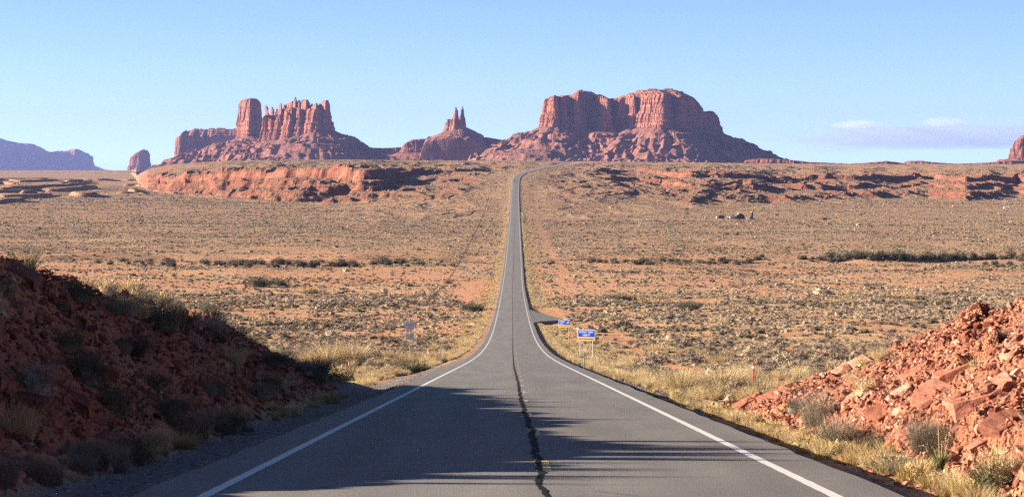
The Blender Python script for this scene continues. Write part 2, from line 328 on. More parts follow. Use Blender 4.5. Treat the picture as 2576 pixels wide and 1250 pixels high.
M = {
    'ground': ground_mat(), 'asphalt': asphalt_mat(),
    'white_line': paint_mat('white_road_paint', (.62, .60, .57), .43), 'yellow_line': paint_mat('yellow_road_paint', (.42, .30, .15), .50),
    'tar': plain('crack_seal_tar', (.016, .015, .016), .95, .05, .4, 30),
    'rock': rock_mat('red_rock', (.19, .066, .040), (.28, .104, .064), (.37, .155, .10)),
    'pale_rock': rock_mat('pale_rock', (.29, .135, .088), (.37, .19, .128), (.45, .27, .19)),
    'shade_red': rock_mat('shade_red', (.10, .034, .022), (.145, .050, .032), (.20, .078, .05)),  # left bank's shade put into the red rock colour; also dark blocks on right
    'stone': rock_mat('grey_stone', (.13, .105, .095), (.24, .19, .17), (.42, .34, .30), sc=6),
    'cliff': cliff_mat(), 'talus': talus_mat(),
    'sage': leaf_mat('sage_leaves', [(.10, .075, .062), (.16, .118, .092), (.225, .170, .125), (.31, .238, .165), (.42, .33, .215)]),
    'straw': leaf_mat('dry_grass', [(.32, .23, .12), (.44, .325, .17), (.55, .425, .24)]),
    'rabbit': leaf_mat('rabbitbrush_leaves', [(.33, .24, .105), (.43, .32, .145), (.50, .385, .20)]),
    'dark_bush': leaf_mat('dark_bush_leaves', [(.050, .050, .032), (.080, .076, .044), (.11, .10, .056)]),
    'grey_bush': leaf_mat('grey_bush_twigs', [(.13, .115, .085), (.20, .175, .13), (.27, .23, .17)]),
    'tamarisk': leaf_mat('tamarisk_leaves', [(.060, .056, .036), (.095, .083, .050), (.14, .115, .07)]),
    'yucca': leaf_mat('yucca_leaves', [(.17, .19, .085), (.26, .26, .12), (.34, .33, .17)]),
    'stalk': plain('dry_stalk', (.42, .32, .18), .8, .1),
    'sign_blue': plain('blue_sheeting', (.006, .06, .55), .45, .4, .05), 'sign_white': plain('white_sheeting', (.82, .82, .82), .45, .4, .04),
    'sign_yellow': plain('yellow_sheeting', (.85, .55, .03), .45, .4, .05), 'ink': plain('black_ink', (.03, .025, .02), .6, .2),
    'alu': plain('weathered_aluminium', (.58, .58, .59), .5, .4, .12), 'steel': plain('galvanised_post', (.52, .48, .41), .55, .4, .1),
    'wood': plain('weathered_wood', (.15, .11, .08), .9, .1, .3), 'red_plastic': plain('red_marker', (.55, .035, .02), .5, .4, .1),
    'cream': plain('cream_siding', (.66, .60, .46), .8, .2, .06), 'roof': plain('dark_roof', (.10, .085, .08), .8, .2, .15), 'dark_tank_or_shade': plain('dark_tank_or_shade', (.05, .045, .05), .6, .3, .2),
    'glass': plain('dark_glass', (.02, .025, .03), .1, .5, .1), 'car_paint': plain('dark_car_paint', (.04, .04, .05), .3, .5, .05), 'tyre': plain('tyre_rubber', (.02, .02, .02), .9, .2),
    'lamp': plain('lamp_glass', (.8, .8, .75), .2, .5, .02),
}

# ------------------------------------------------------------------ object helpers
def tag(o, label=None, cat=None, group=None, kind=None):
    for k, v in (('label', label), ('category', cat), ('group', group), ('kind', kind)):
        if v: o[k] = v
    return o
def link(name, me, m=None, parent=None, loc=None, rot=None, scale=None):
    o = bpy.data.objects.new(name, me); COL.objects.link(o)
    if m is not None and len(me.materials) == 0: me.materials.append(m)
    if parent is not None: o.parent = parent
    if loc is not None: o.location = loc
    if rot is not None: o.rotation_euler = rot
    if scale is not None: o.scale = scale if hasattr(scale, '__len__') else (scale,) * 3
    return o
def root(name, loc, rz=0.0, **k):
    o = bpy.data.objects.new(name, None); COL.objects.link(o); o.location = loc; o.rotation_euler = (0, 0, rz); o.empty_display_size = .2
    return tag(o, **k)
def mesh_np(name, V, F, smooth=False):
    """mesh from arrays; F is (n,3) or (n,4)"""
    me = bpy.data.meshes.new(name); V = np.asarray(V, np.float32); F = np.asarray(F, np.int32); k = F.shape[1]
    me.vertices.add(len(V)); me.vertices.foreach_set('co', V.ravel())
    me.loops.add(F.size); me.loops.foreach_set('vertex_index', F.ravel())
    me.polygons.add(len(F)); me.polygons.foreach_set('loop_start', np.arange(0, F.size, k, dtype=np.int32))
    try: me.polygons.foreach_set('loop_total', np.full(len(F), k, np.int32))
    except Exception: pass
    me.polygons.foreach_set('use_smooth', np.full(len(F), smooth, bool))
    me.update(calc_edges=True); me.validate()
    return me
def grid_faces(nr, nc, wrap=False):
    i = np.arange(nr - 1)[:, None]; j = np.arange(nc if wrap else nc - 1)[None, :]; j2 = (j + 1) % nc
    return np.stack([i * nc + j, i * nc + j2, (i + 1) * nc + j2, (i + 1) * nc + j], -1).reshape(-1, 4)
def bm_mesh(name, bm, bev=0.0):
    if bev: bmesh.ops.bevel(bm, geom=bm.edges[:], offset=bev, segments=1, affect='EDGES')
    bmesh.ops.recalc_face_normals(bm, faces=bm.faces[:])
    me = bpy.data.meshes.new(name); bm.to_mesh(me); bm.free(); return me
def box(bm, x0, x1, y0, y1, z0, z1):
    vs = [bm.verts.new(p) for p in ((x0, y0, z0), (x1, y0, z0), (x1, y1, z0), (x0, y1, z0), (x0, y0, z1), (x1, y0, z1), (x1, y1, z1), (x0, y1, z1))]
    for f in ((0, 3, 2, 1), (4, 5, 6, 7), (0, 1, 5, 4), (1, 2, 6, 5), (2, 3, 7, 6), (3, 0, 4, 7)): bm.faces.new([vs[i] for i in f])
def box_mesh(name, b, bev=0.0):
    bm = bmesh.new(); box(bm, *b); return bm_mesh(name, bm, bev)
def prism(bm, pts, y0, y1):
    """polygon in x,z pushed from y0 to y1"""
    a = [bm.verts.new((x, y0, z)) for x, z in pts]; c = [bm.verts.new((x, y1, z)) for x, z in pts]; n = len(pts)
    bm.faces.new(a); bm.faces.new(c[::-1])
    for i in range(n): bm.faces.new((a[i], c[i], c[(i + 1) % n], a[(i + 1) % n]))
def tube(bm, p, q, r0, r1=None, n=8):
    r1 = r0 if r1 is None else r1; p = Vector(p); q = Vector(q); d = (q - p).normalized()
    a = d.orthogonal().normalized(); b = d.cross(a)
    A = [bm.verts.new(p + (a * math.cos(6.28318 * i / n) + b * math.sin(6.28318 * i / n)) * r0) for i in range(n)]
    B = [bm.verts.new(q + (a * math.cos(6.28318 * i / n) + b * math.sin(6.28318 * i / n)) * r1) for i in range(n)]
    for i in range(n): bm.faces.new((A[i], A[(i + 1) % n], B[(i + 1) % n], B[i]))
    bm.faces.new(A[::-1]); bm.faces.new(B)
def tube_mesh(name, *a, **k):
    bm = bmesh.new(); tube(bm, *a, **k); return bm_mesh(name, bm)

# ------------------------------------------------------------------ ground sheet
def build_ground():
    ys = [-120.0, -60, -30, -10, 2, 10, 15, 18]; y = 20.0
    while y < 26000:
        ys.append(y)
        y += max(.11, .0040 * y) if y < 2000 else (8 if y < 4600 else min(8 * (y / 4600) ** 3.2, 400))
    ys = np.array(ys); s = np.linspace(-1, 1, 941)
    w = np.maximum(34.0, .33 * ys)
    X = s[None, :] * w[:, None]
    t = np.array([.0006, .003, .02, .12, 1.0])
    ext = w[:, None] + (15000 - w[:, None]) * t[None, :]
    X = np.concatenate([-ext[:, ::-1], X, ext], 1); Y = np.repeat(ys[:, None], X.shape[1], 1)
    Z = np.zeros(X.shape); A = np.zeros((5,) + X.shape)
    for i in range(0, len(ys), 200):
        r = land(X[i:i + 200], Y[i:i + 200]); Z[i:i + 200] = r[0]
        for k in range(4): A[k, i:i + 200] = r[k + 1]
    slope = np.hypot(np.gradient(Z, axis=0) / np.gradient(Y, axis=0), np.gradient(Z, axis=1) / np.maximum(np.gradient(X, axis=1), 1e-6))
    hl_ = ss(2000, 2400, Y); A[1] = A[1] * (1 - hl_) + hl_ * ss(.06, .26, slope) * np.clip(A[1] * 3, .25, 1)
    A[4] = ss(700, 1700, Y) * (1 - .45 * A[1])
    V = np.stack([X, Y, Z + EYE], -1).reshape(-1, 3)
    me = mesh_np('ground', V, grid_faces(*X.shape), False)
    for k, n in enumerate(('gravel', 'rock', 'sand', 'pale', 'growth')):
        a = me.attributes.new(n, 'FLOAT', 'POINT'); a.data.foreach_set('value', A[k].astype(np.float32).ravel())
    sm = np.zeros(len(me.polygons), bool); c = np.empty(len(me.polygons) * 3, np.float32); me.polygons.foreach_get('center', c)
    cy_ = c.reshape(-1, 3)[:, 1]; sm = (cy_ > 125) & (cy_ < 1900); me.polygons.foreach_set('use_smooth', sm)
    tag(link('ground', me, M['ground']), kind='structure')
build_ground()

# ------------------------------------------------------------------ road and its markings
def ribbon(name, m, ys, ul, ur, dz, skirt=0.0):
    xc = xroad(ys); z = zroad(ys) + EYE + dz
    cols = [np.stack([xc + ul, ys, z], -1), np.stack([xc + ur, ys, z], -1)]
    if skirt:
        cols = [cols[0] + [-.25, 0, -skirt]] + cols + [cols[1] + [.25, 0, -skirt]]
    V = np.stack(cols, 1).reshape(-1, 3)
    return link(name, mesh_np(name, V, grid_faces(len(ys), len(cols))), m)
ys = np.concatenate([np.arange(-60, 400, 2.0), np.arange(400, 4900, 6.0)])
wob = .10 * noise(ys / 9, ys * 0, 91) + .07 * noise(ys / 2.3, ys * 0, 92)
tag(ribbon('road', M['asphalt'], ys, -4.5 + wob, 4.45 - wob, 0.0, .55), kind='structure')
ysl = np.concatenate([np.arange(-20, 420, .5), np.arange(420, 4700, 6.0)])
tag(ribbon('road_edge_line', M['white_line'], ysl, -3.73 + .012 * noise(ysl / .8, ysl * 0, 93), -3.58 + .012 * noise(ysl / .7, ysl * 0, 94), .004), kind='structure')
tag(ribbon('road_edge_line', M['white_line'], ysl, 3.58 + .012 * noise(ysl / .8, ysl * 0, 95), 3.73 + .012 * noise(ysl / .7, ysl * 0, 96), .004), kind='structure')
for k in range(-1, 60):
    y0 = 33.2 + 12.19 * k; yd = np.arange(y0, y0 + 3.0, .25)
    tag(ribbon('centre_dash', M['yellow_line'], yd, (.28 if k > 1 else .24) + 0 * yd, (.40 if k > 1 else .46) + 0 * yd, .004), kind='structure')
yt = np.concatenate([np.arange(15, 200, .12), np.arange(200, 600, .6), np.arange(600, 3000, 4.0)])
tc = np.interp(yt, [15, 27, 30, 35, 48, 72, 100, 165, 300, 600, 1000, 3000], [.40, .34, .24, .31, .30, .17, .16, .02, -.01, .0, .02, 0]) + .05 * noise(yt / 3.1, yt * 0, 97) + .035 * noise(yt / .9, yt * 0, 98)
tw = np.interp(yt, [15, 30, 36, 44, 60, 110, 200, 400], [.055, .05, .075, .095, .075, .06, .055, .05]) + .032 * noise(yt / .45, yt * 0, 99) + .02 * noise(yt / .2, yt * 0, 100)
tag(ribbon('road_crack_seal', M['tar'], yt, tc - np.maximum(tw * .7, .02), tc + np.maximum(tw * .6, .02) + .03 * noise(yt / .5, yt * 0, 101), .008), kind='structure')
# paved turnout on the right
def turnout():
    pts = [(4.2, 650), (4.6, 628), (6.2, 606), (8.6, 580), (10.6, 556), (11.0, 546), (9.4, 536), (6.8, 528), (4.2, 516)]
    bm = bmesh.new(); vs = []
    for u, y in pts:
        x = u + float(xroad(y)); vs.append(bm.verts.new((x, y, EYE + float(zroad(y)) + .012 - .02 * max(u - 4.4, 0))))
    bm.faces.new(vs); r = bmesh.ops.extrude_face_region(bm, geom=bm.faces[:])
    for v in r['geom']:
        if isinstance(v, bmesh.types.BMVert): v.co.z -= 1.6
    return tag(link('turnout_pavement', bm_mesh('turnout_pavement', bm), M['asphalt']), kind='structure')
turnout()

# ------------------------------------------------------------------ buttes and mesas
def resample(P, n):
    P = np.asarray(P, float); Q = np.vstack([P, P[:1]]); d = np.r_[0, np.cumsum(np.hypot(*np.diff(Q, axis=0).T))]
    t = np.linspace(0, d[-1], n, endpoint=False); return np.stack([np.interp(t, d, Q[:, 0]), np.interp(t, d, Q[:, 1])], -1), d[-1]
def cyc(a, k):
    if k < 1: return a
    w = np.exp(-.5 * (np.arange(-3 * k, 3 * k + 1) / k) ** 2); w /= w.sum()
    p = np.concatenate([a[-3 * k:], a, a[:3 * k]]); return np.stack([np.convolve(p[:, i], w, 'valid') for i in range(a.shape[1])], -1)
def n3(x, y, z, seed): return .5 * (noise(x + .37 * z, y - .21 * z, seed) + noise(x * .9 - .3 * z, z + y * .35, seed + 5))
def cliff_part(name, parent, d, outline, rimz, spine, basez, seed, n=900, nv=44, taper=.10, flute=1.0, ledge=1.0, soft=1, cap=10, mat_='cliff'):
    """wall round an outline given in photo px (x, depth px), with rim and spine height tables in photo px"""
    s = d / FD
    P = np.array([((x - CX) * s, d + dy * s) for x, dy in outline])
    if np.sum(P[:, 0] * np.roll(P[:, 1], -1) - np.roll(P[:, 0], -1) * P[:, 1]) < 0: P = P[::-1]
    P, per = resample(P, n); P = cyc(P, soft)
    T = np.roll(P, -1, 0) - np.roll(P, 1, 0); T /= np.hypot(*T.T)[:, None] + 1e-9; N = cyc(np.stack([T[:, 1], -T[:, 0]], -1), 3)
    px = CX + P[:, 0] / P[:, 1] * FD
    tz = lambda tab, q: EYE - (np.interp(q, [a for a, _ in tab], [b for _, b in tab]) - HY) * s
    zb = tz(basez, px) - 10 * s; zt = tz(rimz, px)
    v = np.linspace(0, 1, nv)[:, None]; H = (zt - zb)[None, :]
    Z = zb[None] + v * H
    a = per / n; u = P[None, :, :]
    f = 9 * s * n3(u[..., 0] / (30 * s), u[..., 1] / (30 * s), Z / (160 * s), seed) + 5.0 * s * (1 - 2.2 * np.abs(n3(u[..., 0] / (13 * s), u[..., 1] / (13 * s), Z / (90 * s), seed + 3))) + 2.2 * s * n3(u[..., 0] / (5 * s), u[..., 1] / (5 * s), Z / (30 * s), seed + 6)
    pu = (np.arange(n) * a)[None, :] / s + 6 * noise(Z / (45 * s), pu0 := np.arange(n)[None, :] * a / (40 * s), seed + 40)
    h1, g1 = cells(pu / 19, Z / (170 * s), seed + 41); h2, g2 = cells(pu / 6.5, Z / (60 * s), seed + 42)
    wide_ = min(1.0, (per / s / 260.0) ** 1.5)
    f = (.4 + .35 * wide_) * f + wide_ * s * (5.5 * h1 - 3.2 * (1 - ss(0, .22, g1)) + 2.0 * h2 - 1.2 * (1 - ss(0, .2, g2)))
    led = 2.6 * s * noise(Z / (7 * s), 0 * Z + seed, seed + 9) + 1.5 * s * noise(Z / (2.6 * s), u[..., 0] / (60 * s), seed + 10)
    off = taper * (1 - v) * H + flute * f * (.55 + .45 * np.sin(np.clip(v, 0, 1) * 2.6)) + ledge * led * (1.25 - v) - 3.5 * s * ss(.93, 1.0, v)
    # strong ledges in the lowest third
    off = off + ledge * 3.0 * s * np.round((1 - v) * 3.2 + .25 * noise(u[..., 0] / (40 * s), 0 * Z, seed + 12)) * (v < .5) * .6
    X = P[None, :, 0] + N[None, :, 0] * off; Y = P[None, :, 1] + N[None, :, 1] * off
    top_jit = s * (1.6 * noise(P[:, 0] / (9 * s), P[:, 1] / (9 * s), seed + 20) + 1.0 * cells(np.arange(n) * a / (11 * s), np.zeros(n), seed + 43)[0]) * flute * (.25 + .75 * wide_)
    Z = Z + top_jit[None, :] * ss(.8, 1, v)
    rows = [np.stack([X, Y, Z], -1)]
    ym = P[:, 1].mean(); xr, yr, zr_ = X[-1], Y[-1], Z[-1]
    zs = tz(spine, CX + xr / ym * FD)
    xm = xr.mean()
    for k in range(1, cap + 1):
        e = k / cap
        q = np.stack([xr + (xm - xr) * .04 * e, yr + (ym - yr) * e, zr_ + (np.maximum(zs, zr_ - 2 * s) - zr_) * (.45 * e ** .7 + .55 * np.floor(e * 3.999 + .35 * noise(xr / (22 * s), xr * 0 + seed, seed + 44)).clip(0, 4) / 4) + (1 - e) * e * 5 * s * noise(xr / (14 * s), (yr + (ym - yr) * e) / (14 * s), seed + 30)], -1)
        rows.append(q[None])
    V = np.concatenate(rows, 0)
    me = mesh_np(name, V.reshape(-1, 3), grid_faces(V.shape[0], n, True), False)
    o = link(name, me, M[mat_], parent)
    o.matrix_parent_inverse = parent.matrix_world.inverted() if parent else Matrix()
    return np.stack([X[0], Y[0]], -1), zb + 10 * s
def talus_part(name, parent, d, base, zb, floor_px, seed, slope=.62, run=240, res=1.1, rough=1.0, front=200, back=60, steps=True):
    s = d / FD; B = base[::max(1, len(base) // 240)]; zB = zb[::max(1, len(base) // 240)]
    x0, x1 = B[:, 0].min() - run * s, B[:, 0].max() + run * s; y0, y1 = B[:, 1].min() - front * s, B[:, 1].max() + back * s
    nx = int((x1 - x0) / (res * s)); ny = int((y1 - y0) / (res * 1.6 * s))
    X, Y = np.meshgrid(np.linspace(x0, x1, nx), np.linspace(y0, y1, ny)); p = np.stack([X.ravel(), Y.ravel()], -1)
    D = np.empty(len(p)); I = np.empty(len(p), int)
    for i in range(0, len(p), 20000):
        q = p[i:i + 20000]; dd = (q[:, None, 0] - B[None, :, 0]) ** 2 + (q[:, None, 1] - B[None, :, 1]) ** 2
        I[i:i + 20000] = dd.argmin(1); D[i:i + 20000] = np.sqrt(dd.min(1))
    # inside test
    ins = np.zeros(len(p), bool); bx, by = B[:, 0], B[:, 1]; cx, cy = np.roll(bx, -1), np.roll(by, -1)
    for k in range(len(B)):
        c = ((by[k] > p[:, 1]) != (cy[k] > p[:, 1])); xi = (cx[k] - bx[k]) * (p[:, 1] - by[k]) / (cy[k] - by[k] + 1e-9) + bx[k]
        ins ^= c & (p[:, 0] < xi)
    D[ins] = 0
    per = np.r_[0, np.cumsum(np.hypot(*np.diff(B, axis=0).T))][I]
    ang = per / (42 * s) ; dn = D / s
    zsm = cyc(np.stack([zB, zB], -1), 5)[:, 0][I]
    gul = (1 - 2.4 * np.abs(noise(ang + .35 * noise(p[:, 0] / (20 * s), p[:, 1] / (20 * s), seed + 2), dn / 160, seed))) * 14 + (1 - 2.2 * np.abs(noise(ang * 2.7, dn / 60, seed + 1))) * 6
    z = (zsm - EYE) / s - slope * dn * (1 - .0011 * np.minimum(dn, 300)) + rough * (gul * ss(3, 60, dn) - 3 * ss(3, 40, dn)) + rough * (.9 * fbm(p[:, 0] / (13 * s), p[:, 1] / (13 * s), 4, seed + 3) + .5 * noise(p[:, 0] / (4 * s), p[:, 1] / (4 * s), seed + 7)) * ss(0, 15, dn)
    if steps:
        st = 13.0; zq = z / st + .3 * noise(p[:, 0] / (90 * s), p[:, 1] / (90 * s), seed + 8); fr = zq - np.floor(zq)
        z = z + st * (ss(.30, .70, fr) - fr) * .24 * ss(8, 40, dn)
    fl = -(floor_px - HY); z = np.maximum(z, fl - 14 + 0 * z)
    eb = ss(0, 30, np.minimum.reduce([p[:, 0] - x0, x1 - p[:, 0], p[:, 1] - y0]) / s); z = fl - 16 + (z - fl + 16) * eb
    V = np.stack([p[:, 0], p[:, 1], EYE + z * s], -1)
    o = link(name, mesh_np(name, V, grid_faces(ny, nx), False), M['talus'], parent)
    o.matrix_parent_inverse = parent.matrix_world.inverted()
def butte(name, label, d, px, cat='butte', group='sandstone buttes on the skyline'):
    r = root(name, at(px, 410, d), label=label, cat=cat, group=group); bpy.context.view_layer.update(); return r

def big_mesa():
    d = 9000; r = butte('mesa', 'broad two-humped red mesa standing to the right of the end of the road', d, 1600, 'mesa')
    K = lambda q: 728.5 + .3960 * 1.0 * q  # not used for depth
    cxp = lambda q: (1840 + q / 2.5255) / 1.4577     # zoom px -> photo px
    zz = [(405, 60), (430, 20), (488, -22), (498, 10), (528, 30), (572, 0), (640, 30), (655, 16), (715, 2), (740, 30), (868, 62), (905, 30), (980, 2), (990, 40), (1040, 62), (1075, 40), (1150, 20), (1225, -6), (1240, 14), (1280, 0), (1380, -34), (1482, -62), (1500, -36), (1590, -8), (1640, -26), (1700, -6), (1800, 14), (1900, 40), (1990, 70), (2052, 110), (2050, 200), (1500, 240), (800, 230), (440, 150)]
    out = [(cxp(a), 1.45 * b - .16 * (cxp(a) - 1600)) for a, b in zz]
    rim = [(cxp(a), (280 + b / 2.5255) / 1.4577) for a, b in [(400, 215), (440, 186), (490, 178), (560, 180), (640, 190), (700, 205), (860, 222), (960, 215), (1050, 205), (1200, 190), (1330, 185), (1480, 180), (1600, 178), (1720, 190), (1790, 205), (1830, 250), (1860, 318), (1900, 325), (1940, 330), (1975, 322), (2010, 385), (2030, 400), (2052, 470)]]
    spi = [(cxp(a), (280 + b / 2.5255) / 1.4577) for a, b in [(405, 200), (455, 178), (530, 172), (620, 158), (690, 116), (740, 108), (800, 116), (830, 138), (905, 156), (940, 172), (990, 194), (1050, 192), (1120, 166), (1230, 130), (1300, 106), (1450, 101), (1610, 101), (1690, 124), (1720, 148), (1800, 180), (1826, 226), (1840, 290), (1870, 318), (1915, 322), (1945, 310), (1972, 312), (1990, 360), (2020, 395), (2040, 392), (2052, 460)]]
    bas = [(cxp(a), (280 + b / 2.5255) / 1.4577) for a, b in [(400, 465), (700, 470), (1000, 478), (1400, 478), (1700, 470), (2050, 525)]]
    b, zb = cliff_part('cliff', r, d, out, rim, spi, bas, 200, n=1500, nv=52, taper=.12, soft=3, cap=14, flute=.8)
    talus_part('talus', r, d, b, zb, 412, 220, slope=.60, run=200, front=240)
big_mesa()

def spires():
    d = 9900; r = butte('spire_butte', 'two thin red spires on a wide sloping shoulder at the end of the road', d, 1150)
    cxp = lambda a: (1300 + a / 3.1257) / 1.4577; cyp = lambda b: (360 + b / 3.1257) / 1.4577
    def pillar(name, pts, base, w, seed, nv=40, dep=12, dy=0):
        """pts: left x, right x, y from top down in zoom px"""
        x0, x1 = pts
        out = [(cxp(x0), 0 + dy), (cxp(x0 + .45 * (x1 - x0)), -dep * .6 + dy), (cxp(x1), 2 + dy), (cxp(x1 - 4), dep + dy), (cxp(x0 + 4), dep + dy)]
        return cliff_part(name, r, d, out, [(cxp(x0), cyp(w[0])), (cxp((x0 + x1) / 2), cyp(w[1])), (cxp(x1), cyp(w[2]))], [(cxp(x0), cyp(w[1])), (cxp(x1), cyp(w[1]))], [(0, cyp(base)), (3000, cyp(base))], seed, n=220, nv=nv, taper=w[3], flute=.35, ledge=.45, soft=2, cap=4)
    pillar('spire', (1140, 1182), 300, (140, 104, 130, .085), 301)
    pillar('spire', (1226, 1250), 300, (112, 100, 104, .085), 302, dep=8)
    out = [(cxp(1046), 4), (cxp(1075), -6), (cxp(1085), 0), (cxp(1150), -18), (cxp(1200), -12), (cxp(1218), -18), (cxp(1266), 6), (cxp(1262), 22), (cxp(1050), 24)]
    b, zb = cliff_part('cliff', r, d, out, [(cxp(1046), cyp(275)), (cxp(1060), cyp(262)), (cxp(1098), cyp(266)), (cxp(1112), cyp(236)), (cxp(1150), cyp(226)), (cxp(1196), cyp(244)), (cxp(1212), cyp(200)), (cxp(1250), cyp(196)), (cxp(1262), cyp(262)), (cxp(1270), cyp(315))], [(0, cyp(240)), (3000, cyp(240))], [(0, cyp(372)), (cxp(1046), cyp(385)), (cxp(1270), cyp(335)), (3000, cyp(330))], 305, n=500, nv=34, taper=.06, flute=.5, ledge=.6, cap=3)
    talus_part('talus', r, d, b, zb, 408, 310, slope=.50, run=70, front=80, rough=.7)
    # the long low bench that carries them
    tops = [(860, 366), (897, 356), (903, 366), (925, 372), (960, 373), (1005, 371), (1012, 371), (1017, 362), (1036, 352), (1090, 348), (1230, 346), (1265, 352), (1290, 357), (1330, 354)]
    out = [(860, 10), (900, 14), (1010, 24), (1018, -26), (1060, -22), (1100, -14), (1180, 6), (1240, 16), (1330, 44), (1330, 120), (860, 120)]
    b, zb = cliff_part('bench', r, d, out, tops, tops, [(0, 384), (3000, 384)], 320, n=800, nv=20, taper=.4, flute=.35, ledge=.6, cap=4)
    talus_part('bench_talus', r, d, b, zb, 408, 330, slope=.45, run=40, front=110, rough=.6)
spires()

def stage():
    cxp = lambda a: (840 + a / 4.1667) / 1.4577; cyp = lambda b: (320 + b / 4.1667) / 1.4577
    d = 9300; r = butte('crenellated_butte', 'pale red butte with a crown of broken columns beside the lone tower', d, 750)
    def col(name, x0, x1, top, base, seed, dy=0, dep=None, tops=None, fl=.32, taper=.028):
        a, b = cxp(x0), cxp(x1); a, b = a - .07 * (b - a), b + .05 * (b - a); w = b - a; dep = dep or w * .8
        out = [(a, dy + .25 * dep), (a + .3 * w, dy - dep * .22), (a + .76 * w, dy - dep * .75), (b, dy + .1 * dep), (b - .1 * w, dy + dep), (a + .1 * w, dy + dep)]; tl = -.62 * (a - 690); out = [(p, q_ + tl) for p, q_ in out]
        t = [(cxp(p), cyp(q)) for p, q in (tops or [(x0, top + 30), ((x0 + x1) / 2, top), (x1, top + 22)])]
        return cliff_part(name, r, d, out, t, [(p, q - 1) for p, q in t], [(0, cyp(base)), (3000, cyp(base))], seed, n=260, nv=36, taper=taper, flute=fl, ledge=.4, soft=2, cap=4)
    col('spire', 538, 604, 275, 560, 401, 0, tops=[(536, 310), (552, 272), (572, 290), (600, 340), (606, 400)])
    col('spire', 632, 680, 302, 560, 402, 0)
    col('spire', 706, 752, 332, 600, 403, 4)
    col('spire', 756, 826, 262, 600, 404, 0, tops=[(752, 350), (775, 268), (795, 248), (812, 300), (828, 350)])
    col('column', 834, 870, 274, 600, 405, 2)
    col('column', 868, 1010, 245, 620, 406, 4, dep=16, tops=[(866, 270), (900, 244), (960, 232), (1012, 222)])
    col('column', 996, 1050, 168, 600, 407, 0, dep=12, tops=[(994, 220), (1004, 166), (1024, 164), (1040, 178), (1052, 205)])
    col('column', 1040, 1112, 205, 600, 408, 4, dep=16)
    col('column', 1096, 1244, 205, 600, 409, 0, dep=24, tops=[(1094, 260), (1116, 210), (1150, 200), (1222, 206), (1242, 240)])
    col('column', 1050, 1165, 365, 690, 410, -12, dep=14, tops=[(1048, 400), (1080, 362), (1110, 366), (1150, 420), (1170, 480)])
    col('column', 1236, 1310, 262, 650, 411, 6, dep=16)
    col('column', 1300, 1390, 255, 650, 412, -4, dep=24)
    col('column', 1380, 1430, 268, 650, 413, 8, dep=16)
    col('column', 1408, 1556, 216, 690, 414, 6, dep=34, tops=[(1404, 260), (1440, 225), (1480, 218), (1524, 214), (1546, 268), (1558, 340)], fl=.6)
    out = [(cxp(x), y - .62 * (cxp(x) - 690)) for x, y in [(520, 6), (545, -16), (600, -4), (660, -20), (690, -4), (720, -22), (800, -18), (830, -6), (870, -26), (990, -30), (1040, -12), (1110, -26), (1180, 0), (1260, -16), (1330, -20), (1392, -24), (1410, -2), (1500, 4), (1566, 34), (1540, 60), (1000, 70), (540, 40)]]
    rim = [(cxp(x), cyp(y)) for x, y in [(515, 540), (540, 430), (612, 430), (625, 500), (680, 520), (690, 640), (702, 600), (710, 420), (830, 420), (840, 330), (1000, 320), (1100, 350), (1300, 330), (1545, 360), (1566, 480)]]
    b, zb = cliff_part('cliff', r, d, out, rim, rim, [(cxp(500), cyp(840)), (cxp(800), cyp(800)), (cxp(1100), cyp(740)), (cxp(1400), cyp(690)), (cxp(1570), cyp(655))], 420, n=1100, nv=40, taper=.10, flute=.6, ledge=1.0, soft=2, cap=4)
    talus_part('talus', r, d, b, zb, 404, 430, slope=.56, run=150, front=160)
    d = 10100; r = butte('tower_butte', 'lone square red tower butte on the west end of the ridge', d, 625)
    out = [(cxp(x), y) for x, y in [(146, 26), (190, 4), (262, -16), (345, -30), (360, -24), (400, 2), (444, 34), (430, 66), (180, 60)]]
    b, zb = cliff_part('cliff', r, d, out, [(cxp(x), cyp(y)) for x, y in [(120, 270), (165, 215), (205, 196), (330, 182), (436, 188), (450, 210)]], [(cxp(x), cyp(y)) for x, y in [(160, 210), (230, 184), (320, 166), (420, 172), (446, 192)]], [(cxp(130), cyp(790)), (cxp(300), cyp(765)), (cxp(450), cyp(690))], 440, n=500, nv=52, taper=.055, flute=.42, ledge=.7, soft=2, cap=6)
    talus_part('talus', r, d, b, zb, 406, 450, slope=.47, run=200, front=150, back=80)
stage()

